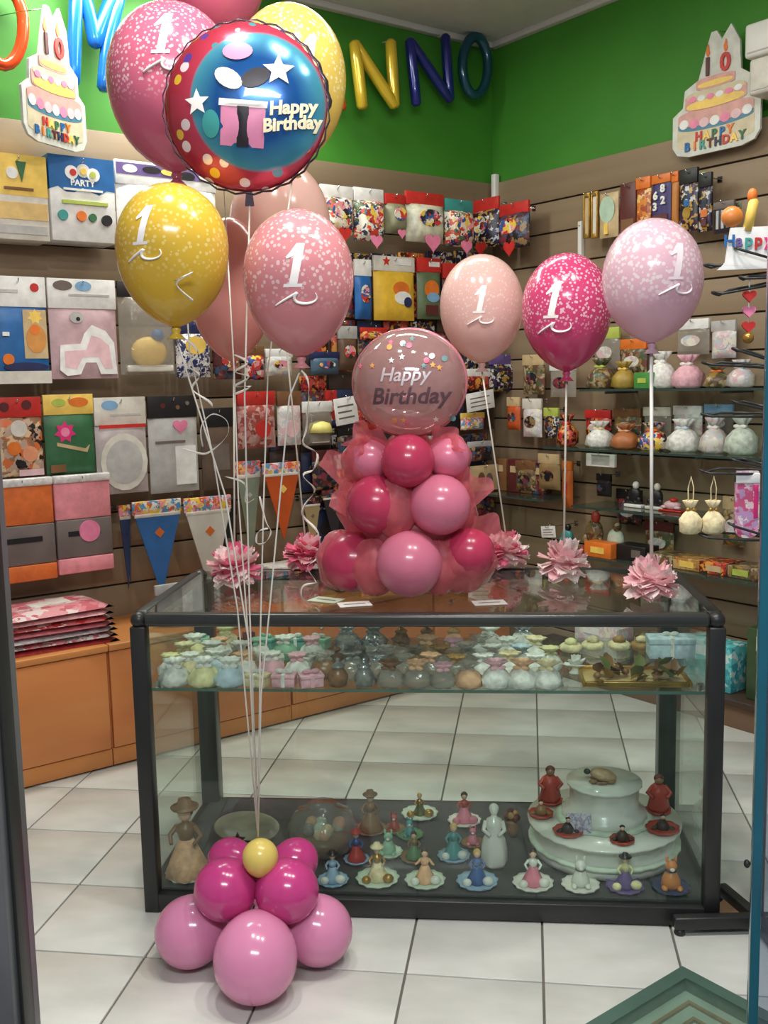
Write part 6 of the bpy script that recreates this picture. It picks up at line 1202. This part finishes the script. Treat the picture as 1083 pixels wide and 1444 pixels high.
onrack('cream tulle bag with a gold tie, left one hanging from the wire rack', (958, 672, 990, 752), hang_sachet, c_cream, name='hanging_bag', cat='bag')
onrack('cream tulle bag with a gold tie, right one hanging from the wire rack', (990, 672, 1022, 752), hang_sachet, c_cream, name='hanging_bag', cat='bag')
def padcase(t, w, h):
    r = w * .42; MB().prism([(-w / 2, r)] + [(-w / 2 + r - r * math.cos(a), r - r * math.sin(a)) for a in [PI / 2 * i / 6 for i in range(1, 7)]] + [(w / 2 - r + r * math.sin(a), r - r * math.cos(a)) for a in [PI / 2 * i / 6 for i in range(7)]] + [(w / 2, h * .94), (w * .44, h), (-w * .44, h), (-w / 2, h * .94)], -.008, .008).obj('padded_shape', MP('pink_floral', [(228, 200, 206), (214, 160, 184), (236, 224, 224), (190, 150, 190), (206, 90, 130)], 55), t)
    MB().box(-w * .5, -.011, h * .82, w * .5, .01, h * .97, bev=.002).obj('white_band', q_wh, t); MB().box(w * .26, -.0105, h * .3, w * .44, .0, h * .8, bev=.001).obj('side_strip', q_hp, t)
onrack('pink flowered padded shape with a white band hanging at the glass door edge', (1036, 664, 1070, 758), padcase, name='padded_case', cat='packet', dy=-0.012)

# ================================================================== LOW GLASS-TOPPED PLINTH at the lower right
ZL = 0.15; c0 = onz(962, 1362, ZL); e1 = (onz(825, 1444, ZL) - c0).normalized()
ang = math.atan2(e1.y, e1.x)   # along the left edge, away from the corner
low = thing('glass_plinth', 'low green glass topped plinth with a mitred frame at the lower right', 'plinth', (c0.x, c0.y, 0), ang)
m_gfr = M('dark_green_frame', (78, 104, 94), 0.25, 0.2); m_gin = M('mint_panel', (160, 172, 162), 0.4); m_gl2 = MCLEAR('plinth_glass', (170, 190, 178), 0.12, 0.03, tint=(240, 248, 244))
SZ = 0.7; fw = 0.032
def mitre(z0, z1, o, w, m, nm):
    a, b = o, SZ - o
    for P in ([(a, a), (b, a), (b - w, a + w), (a + w, a + w)], [(b, a), (b, b), (b - w, b - w), (b - w, a + w)], [(b, b), (a, b), (a + w, b - w), (b - w, b - w)], [(a, b), (a, a), (a + w, a + w), (a + w, b - w)]):
        P = [(x, y) for x, y in P]
        MB().add([(x, y, z0) for x, y in P] + [(x, y, z1) for x, y in P], [(3, 2, 1, 0), (4, 5, 6, 7)] + [(i, (i + 1) % 4, (i + 1) % 4 + 4, i + 4) for i in range(4)]).obj(nm, m, low)
mitre(0.0, ZL, 0.0, fw, m_gfr, 'frame_rail'); mitre(0.118, 0.126, fw + .03, .008, c_brng, 'inner_rail'); mitre(0.118, 0.126, fw + .07, .008, c_brng, 'inner_rail'); mitre(0.118, 0.126, fw + .11, .006, c_brng, 'inner_rail')
MB().box(fw, fw, 0.0, SZ - fw, SZ - fw, 0.12).obj('base_panel', m_gin, low)
MB().box(fw * .8, fw * .8, ZL - .012, SZ - fw * .8, SZ - fw * .8, ZL - .004).obj('glass_top', m_gl2, low)
# small papers on the counter
for px, py, a, lab, m in ((500, 852, 0.3, 'small white paper slip lying at the left foot of the balloon tower', q_wh), (460, 846, -0.4, 'pale green slip lying on the counter under the curled ribbon', C('pale_green_slip', (186, 200, 176))), (690, 850, 0.2, 'silvery slip lying on the counter right of the balloon tower', q_lg)):
    t = thing('paper_slip', lab, 'paper', onz(px, py, ZT + 0.001), YAW + a); MB().box(-0.045, -0.03, 0, 0.045, 0.03, 0.0008).obj('slip', m, t); MB().box(-0.03, -0.004, 0.0008, 0.03, 0.004, 0.0012).obj('printed_line', q_gr, t)
